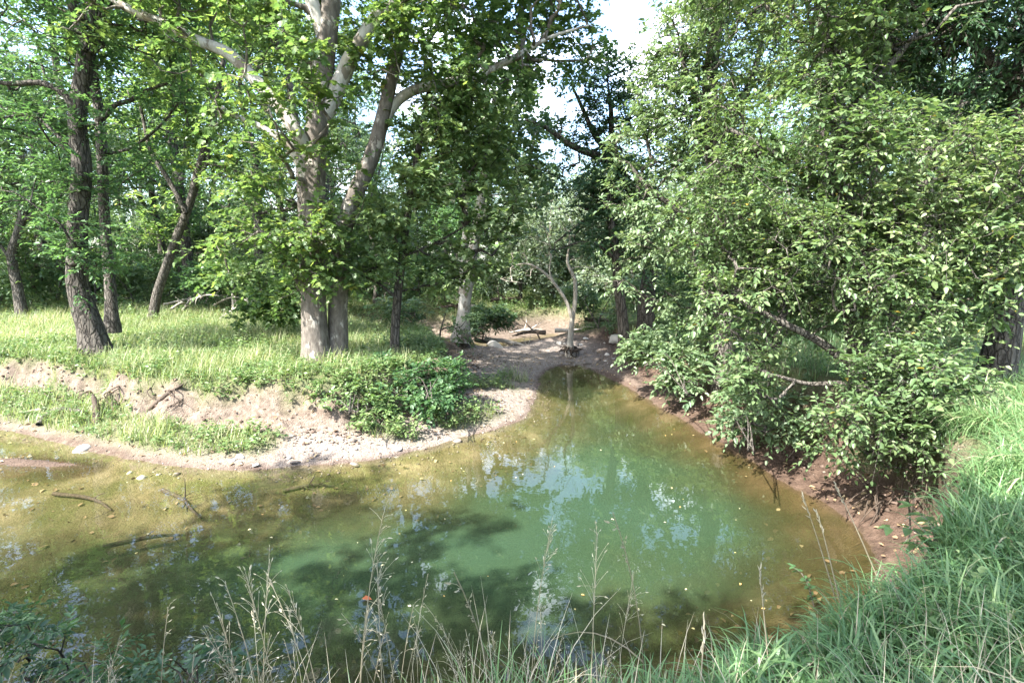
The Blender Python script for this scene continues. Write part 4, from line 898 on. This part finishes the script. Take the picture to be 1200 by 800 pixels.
for k in range(10):
    px = rs.uniform(548, 690); y = rs.uniform(19.8, 25); x = (px - 600) / FPX * y; z = max(0, ground(x, y)); a = rs.uniform(-.6, .6) + (3.14 if k % 2 else 0); l = rs.uniform(1.0, 2.6)
    q = [np.array([x, y, z + rs.uniform(.1, .4)]), np.array([x + math.cos(a) * l * .5, y + math.sin(a) * l * .5, z + rs.uniform(.1, .35)]), np.array([x + math.cos(a) * l, y + math.sin(a) * l, z + rs.uniform(.0, .4)])]
    log('dead_branch', q, [.10, .07, .02], (BARK_ROOT, BARK_DEAD)[k % 3 == 0], 'dead branch lying on the dark bank of the upper creek', 'branch', 430 + k, 4, 'dead branches along the upper creek')
def hit(px, py):
    d = ray(px, py); d = d / d[1]; Ys = np.linspace(1.2, 30, 1500); P = CAM + d * Ys[:, None]
    h = terrain(P[:, 0], P[:, 1])[0] if False else terrain(P[:, 0], P[:, 1])
    j = int(np.argmax(P[:, 2] < np.maximum(h, 0))); return P[j]
# root tangles of the undercut bank
for k in range(7):
    q0 = hit(rs.uniform(1020, 1120), rs.uniform(562, 610)); x0, y0, zz = q0
    root = thing('exposed_root', (x0, y0, zz + .05), 'thin exposed root hanging out of the dark undercut bank', 'root', 'roots of the undercut bank')
    for j in range(3):
        q = np.array([(0.10, .08, .12), (-.03 - .05 * rs.random(), -.03, .12), (-.2 * rs.random() - .05, -.1 * rs.random(), -.15), (-.25 * rs.random(), -.2 * rs.random(), -.45)]) + rs.normal(size=(4, 3)) * .05
        link('root', merge_tubes('root', [tube(*resample(q, [.011, .008, .005, .002], .08), 5, rs)], BARK_ROOT), root)
for k, (x1, y1, x2, y2, z1, z2) in enumerate([(1062, 575, 1066, 640, 1.0, .3)]):
    log('dead_branch', [on(x1, y1, z1), (on(x1, y1, z1) + on(x2, y2, z2)) / 2 + .05, on(x2, y2, z2)], [.014, .010, .007], BARK_GREY, 'pale dead stick caught in the hollow of the undercut bank', 'branch', 455, 2)

for k in range(12):
    q0 = hit(rs.uniform(40, 265), rs.uniform(452, 474)); x0, y0, zz = q0; d_ = rs.uniform(-1, 1)
    root = thing('exposed_root', (x0, y0, zz), 'thin brown root hanging from the cut left bank', 'root', 'roots of the cut bank')
    for j in range(2):
        q = np.array([(d_ * .1, .14, .10), (d_ * .02, -.05, .08), (-d_ * .15, -.12 - .05 * j, -.05), (-d_ * (.25 + .1 * j), -.2, -.16)]) + rs.normal(size=(4, 3)) * .04
        link('root', merge_tubes('root', [tube(*resample(q, [.016, .012, .008, .003], .08), 5, rs)], BARK_ROOT), root)
# ------------------------------------------------------------------ broad leaved plants by the viewer
def pinnate(name, base, stems, label, mat, ll=.11, n=4):
    rng = np.random.default_rng(abs(hash(label)) % 1000 if False else len(label)); o = np.array(base)
    root = thing(name, o, label, 'plant')
    for (dx, dy, dz) in stems:
        e = np.array([dx, dy, dz]); P, r = resample([np.zeros(3), e * .5 + [0, 0, .10], e], [.0032, .0026, .0016], .04)
        st = link('stem', merge_tubes('stem', [tube(P, r, 6, rng)], BARK_GREY), root)
        j = np.linspace(len(P) * .3, len(P) - 1, n).astype(int); T = unit(np.gradient(P, axis=0))[j]
        S = unit(np.cross(T, [0, 0, 1.0])); Q = np.concatenate([P[j], P[j], P[-1:]]); D = np.concatenate([S + T * .4, -S + T * .4, T[-1:]]); D[:, 2] -= .15
        Us = np.array([0, 0, 1.0]) + rng.normal(size=(len(Q), 3)) * .2; Ls = ll * rng.uniform(.85, 1.15, len(Q))
        for i_ in range(len(Q)):
            V, F, fk = leaves_geo(Q[i_:i_ + 1], D[i_:i_ + 1], Us[i_:i_ + 1], Ls[i_:i_ + 1], Ls[i_:i_ + 1] * .52, OVATE)
            link('leaf', mesh_np('leaf', V, [F], np.full(fk, rng.uniform(.2, .6)), [mat]), st)
    return root
b = hit(955, 715)
pinnate('leafy_plant', b, [(-.14, .16, .34), (-.05, .22, .26)], 'broad leaved plant poking over the water from the bank grass', LEAF_MAPLE, .07, 4)
b = hit(1105, 665)
pinnate('leafy_plant', b, [(-.26, .12, .20), (.02, .24, .22), (-.22, -.05, .18), (-.08, .2, .3)], 'bright yellow green plant at the lip of the bare bank', LEAF_SYC, .085, 4)
for k, (px, py_, Y, rr, lab) in enumerate([(15, 765, 2.7, .26, 'dark leafy plant low at the corner beside the water'), (85, 770, 2.6, .2, 'dark leafy plant with thin stems next to the corner plant'), (150, 795, 2.2, .14, 'short dull plant between the corner plants and the dry stalks'), (-50, 730, 3.0, .34, 'dark leafy clump spilling in at the water edge corner'), (225, 775, 2.1, .11, 'blue green weed standing among the dry stalks')]):
    c = at(px, py_, Y); bs = np.array([c[0], c[1] - .15, ground(c[0], c[1] - .15)])
    shrub(500 + k, bs, [(c, rr), (c + np.array([.12, .05, -.18]), rr * .9), (c + np.array([-.15, 0, -.25]), rr)], 60, (LEAF_DARK, LEAF_MAPLE)[k % 2], lab, stems=4, name='leafy_plant', cat='plant', ll=(.03, .06), tw=(.08, .2), nleaf=9, wr=.4, per=3)

# ------------------------------------------------------------------ dry seed stalks in front of the water
def stalk_parts(seed, kind):
    rng = np.random.default_rng(seed); b = rng.uniform(.05, .28); a = rng.uniform(0, 6.28); d = np.array([math.cos(a), math.sin(a), 0])
    t = np.linspace(0, 1, 14)[:, None]; P = d * b * t ** 2.2 + np.array([0, 0, 1.0]) * t * (1 - .06 * t)
    r = np.linspace(.0021, .0009, 14)
    stem = [tube(P, r, 5, rng)]; head = [tube(P[-5:] + [0, 0, .001], r[-5:] * .9, 4, rng)]; sp_P, sp_D, sp_L = [], [], []
    n = (18, 12, 28)[kind]; T = unit(P[-1] - P[-4])
    for k in range(n):
        u = rng.uniform(.72 if kind != 1 else .8, 1.0); base = np.array([np.interp(u, t[:, 0], P[:, i]) for i in range(3)])
        dd = unit(T + rng.normal(size=3) * (.35, .22, .6)[kind] + d * .25); l = rng.uniform(.01, .07) * (1, .4, 1.3)[kind]
        e = base + dd * l
        head.append(tube(np.array([base, base + dd * l * .5 + [0, 0, .003], e]), [.0007, .0006, .0005], 3, rng))
        sp_P.append(e); sp_D.append(dd + np.array([0, 0, -.35])); sp_L.append(rng.uniform(.008, .019))
    ls = []
    for k in range(1):
        u = rng.uniform(.1, .5); base = np.array([np.interp(u, t[:, 0], P[:, i]) for i in range(3)]); a2 = rng.uniform(0, 6.28); dd = np.array([math.cos(a2), math.sin(a2), 0])
        q = base + dd * np.linspace(0, .28, 7)[:, None] + np.array([0, 0, 1]) * (np.linspace(0, .18, 7) - 1.6 * np.linspace(0, .28, 7) ** 2 * 1.8)[:, None]
        ls.append(tube(q, np.linspace(.003, .0008, 7), 3, rng))
    sm = merge_tubes('stem', stem, DRY, None); lm = merge_tubes('dry_blade', ls, DRY, None)
    Pn, Dn, Ln = np.array(sp_P), np.array(sp_D), np.array(sp_L)
    V, F, fk = leaves_geo(Pn, Dn, rng.normal(size=(len(Pn), 3)), Ln, Ln * .28, OVATE)
    hv = []; off = len(V)
    for v_, f_ in head: hv.append((v_, f_ + off)); off += len(v_)
    sh = mesh_np('seed_head', np.concatenate([V] + [v_ for v_, _ in hv]), [np.concatenate([F] + [f_ for _, f_ in hv])], rng.random(len(F) + sum(len(f_) for _, f_ in hv)), [DRY])
    return sm, lm, sh, P[-1]
protos_s = []
GS, LS_ = 'dry grass stalks on the near slope', 'thin dry grass stalk with a seed head in front of the water'
for k in range(9):
    sm, lm, sh, tip = stalk_parts(600 + k, k % 3)
    r = thing('dry_grass_stalk', (0, 0, 0), LS_, 'grass stalk', GS)
    link('stem', sm, r); link('dry_blade', lm, r); link('seed_head', sh, r); protos_s.append([r, tip, False])
def put_stalk(px, py_, Y, k, rz, label=None):
    r, tip, u = protos_s[k % 9]
    T = at(px, py_, Y); h = .9
    for _ in range(4):
        off = np.array([math.cos(rz) * tip[0] - math.sin(rz) * tip[1], math.sin(rz) * tip[0] + math.cos(rz) * tip[1]]) * h
        x, y = T[0] - off[0], T[1] - off[1]; z = ground(x, y) - .03; h = max(.25, (T[2] - z) / tip[2])
    if u:
        c = copy_thing(r, (x, y, z), rz, h)
    else:
        protos_s[k % 9][2] = True; c = r; c.location = (x, y, z); c.rotation_euler = (0, 0, rz); c.scale = (h, h, h)
    c['label'] = label or LS_
    if label and 'group' in c: del c['group']
    elif not label: c['group'] = GS
    return c
special = [(449, 603, 1.75, 0, 'tall upright dry stalk with a slim spike left of the pool middle'), (645, 622, 1.7, 2, 'dry oat like stalk with drooping seeds in front of the green water'), (700, 625, 1.65, 2, 'dry stalk with heavy bent seed head beside the drooping oat stalk'),
           (718, 600, 1.8, 1, 'thin tall straw rising beside the heavy bent seed head'), (316, 655, 1.7, 0, 'tall leaning dry stalk with branching top among the shorter ones')]
for k, (px, py_, Y, kd, lab) in enumerate(special): put_stalk(px, py_, Y, kd + 3 * (k % 3), (0.3, 1.2, 2.6, 4.0, 5.2)[k], lab)
for k in range(46):
    px = [rs.normal(330, 90), rs.uniform(120, 800), rs.normal(500, 120)][k % 3]; Y = rs.uniform(1.45, 2.0)
    py_ = rs.uniform(650, 790) if 250 < px < 850 else rs.uniform(700, 795)
    put_stalk(px, py_, Y, int(rs.integers(9)), rs.uniform(0, 6.28))
for px, py_, px2, py2, Y, lab in [(942, 583, 988, 690, 2.45, 'long dry straw leaning over the dark hollow'), (958, 600, 992, 695, 2.4, 'shorter dry straw beside the long leaning one'), (980, 570, 1035, 655, 2.6, 'dry straw slanting across the bare bank'), (890, 668, 908, 795, 1.95, 'straight pale straw at the edge of the bank grass'), (826, 728, 820, 810, 1.7, 'pale split straw at the bottom edge beside the bank grass')]:
    a, b = at(px, py_, Y + .1), at(px2, py2, Y); b[2] -= .15
    root = thing('dry_straw', b, lab, 'grass stalk')
    P, r_ = resample([np.zeros(3), (a - b) * .5 + [0, 0, .012], a - b], [.0035, .003, .0014], .05)
    link('stem', merge_tubes('stem', [tube(P, r_, 5, rs)], DRY), root)
    Q = P[-1] - (P[-1] - P[-2]) / np.linalg.norm(P[-1] - P[-2]) * np.linspace(0, .12, 8)[:, None]; V, F, fk = leaves_geo(Q, (P[-1] - P[-2]) * 8 + rs.normal(size=(8, 3)) * .1, rs.normal(size=(8, 3)), np.full(8, .04), np.full(8, .007), OVATE)
    link('husk', mesh_np('husk', V, [F], np.full(len(F), .5), [DRY]), root)

# ------------------------------------------------------------------ leaves floating on the pool
fl = []
for k in range(4):
    V, F, fk = leaves_geo(np.zeros((1, 3)), np.array([[1.0, 0, 0]]), np.array([[0.1, .1, 1.0]]), np.array([.07]), np.array([.045]), OVATE)
    V = V + np.array([0, 0, .012]); fl.append(mesh_np('floating_leaf', V, [F], np.full(len(F), (.25, .55, .8, .05)[k]), [FLOAT_LEAF]))
n = 0
while n < 64:
    px, py_ = rs.uniform(60, 900), rs.uniform(500, 740); q = on(px, py_, 0); e_ = sdist(q[:1], q[1:2], PONDS)[0]
    if e_ > -.12 or rs.random() > .12 + .9 * math.exp(e_ / .5) + max(0, float(noise2(q[:1], q[1:2], .8, 2)[0])) ** 2 * 1.5: continue
    o = link('floating_leaf', fl[n % 4]); o.location = (q[0], q[1], .002); s_ = rs.uniform(.18, .62); o.scale = (s_, s_, s_); o.rotation_euler = (0, 0, rs.uniform(0, 6.28))
    tag(o, 'tiny pale fallen leaf floating on the pool', 'leaf', 'fallen leaves floating on the pool'); n += 1
for k, (xa, ya, xb, yb, lab) in enumerate([(60, 575, 130, 590, 'sunken stick lying in the golden shallows nearest the bar'), (190, 572, 235, 598, 'dark sunken stick slanting out from the brown shallows'), (330, 572, 392, 566, 'short sunken stick in front of the gravel beach'), (120, 630, 215, 618, 'long sunken branch in the middle of the shallows')]):
    A_, B_ = on(xa, ya, -.05), on(xb, yb, -.05)
    for v_ in (A_, B_): v_[2] = max(ground(v_[0], v_[1]) + .03, -.16)
    log('sunken_stick', [A_, (A_ + B_) / 2 + [.03, .05, .02], B_], [.03, .024, .01], BARK_ROOT, lab, 'stick', 470 + k, 3)
m_red = leaf_mat('red_leaf', [(0, (0.45, 0.13, 0.05)), (1, (0.45, 0.13, 0.05))], trans=.2, rough=.6, tcol=(1, 1, 1))
V, F, fk = leaves_geo(np.zeros((1, 3)), np.array([[1.0, 0, 0]]), np.array([[0.1, .1, 1.0]]), np.array([.10]), np.array([.075]), OVATE)
q = on(424, 703, 0); o = link('floating_leaf', mesh_np('floating_leaf', V + np.array([0, 0, .015]), [F], np.zeros(len(F)), [m_red])); o.location = (q[0], q[1], .004)
tag(o, 'red brown leaf floating on the pool behind the dry stalks', 'leaf')
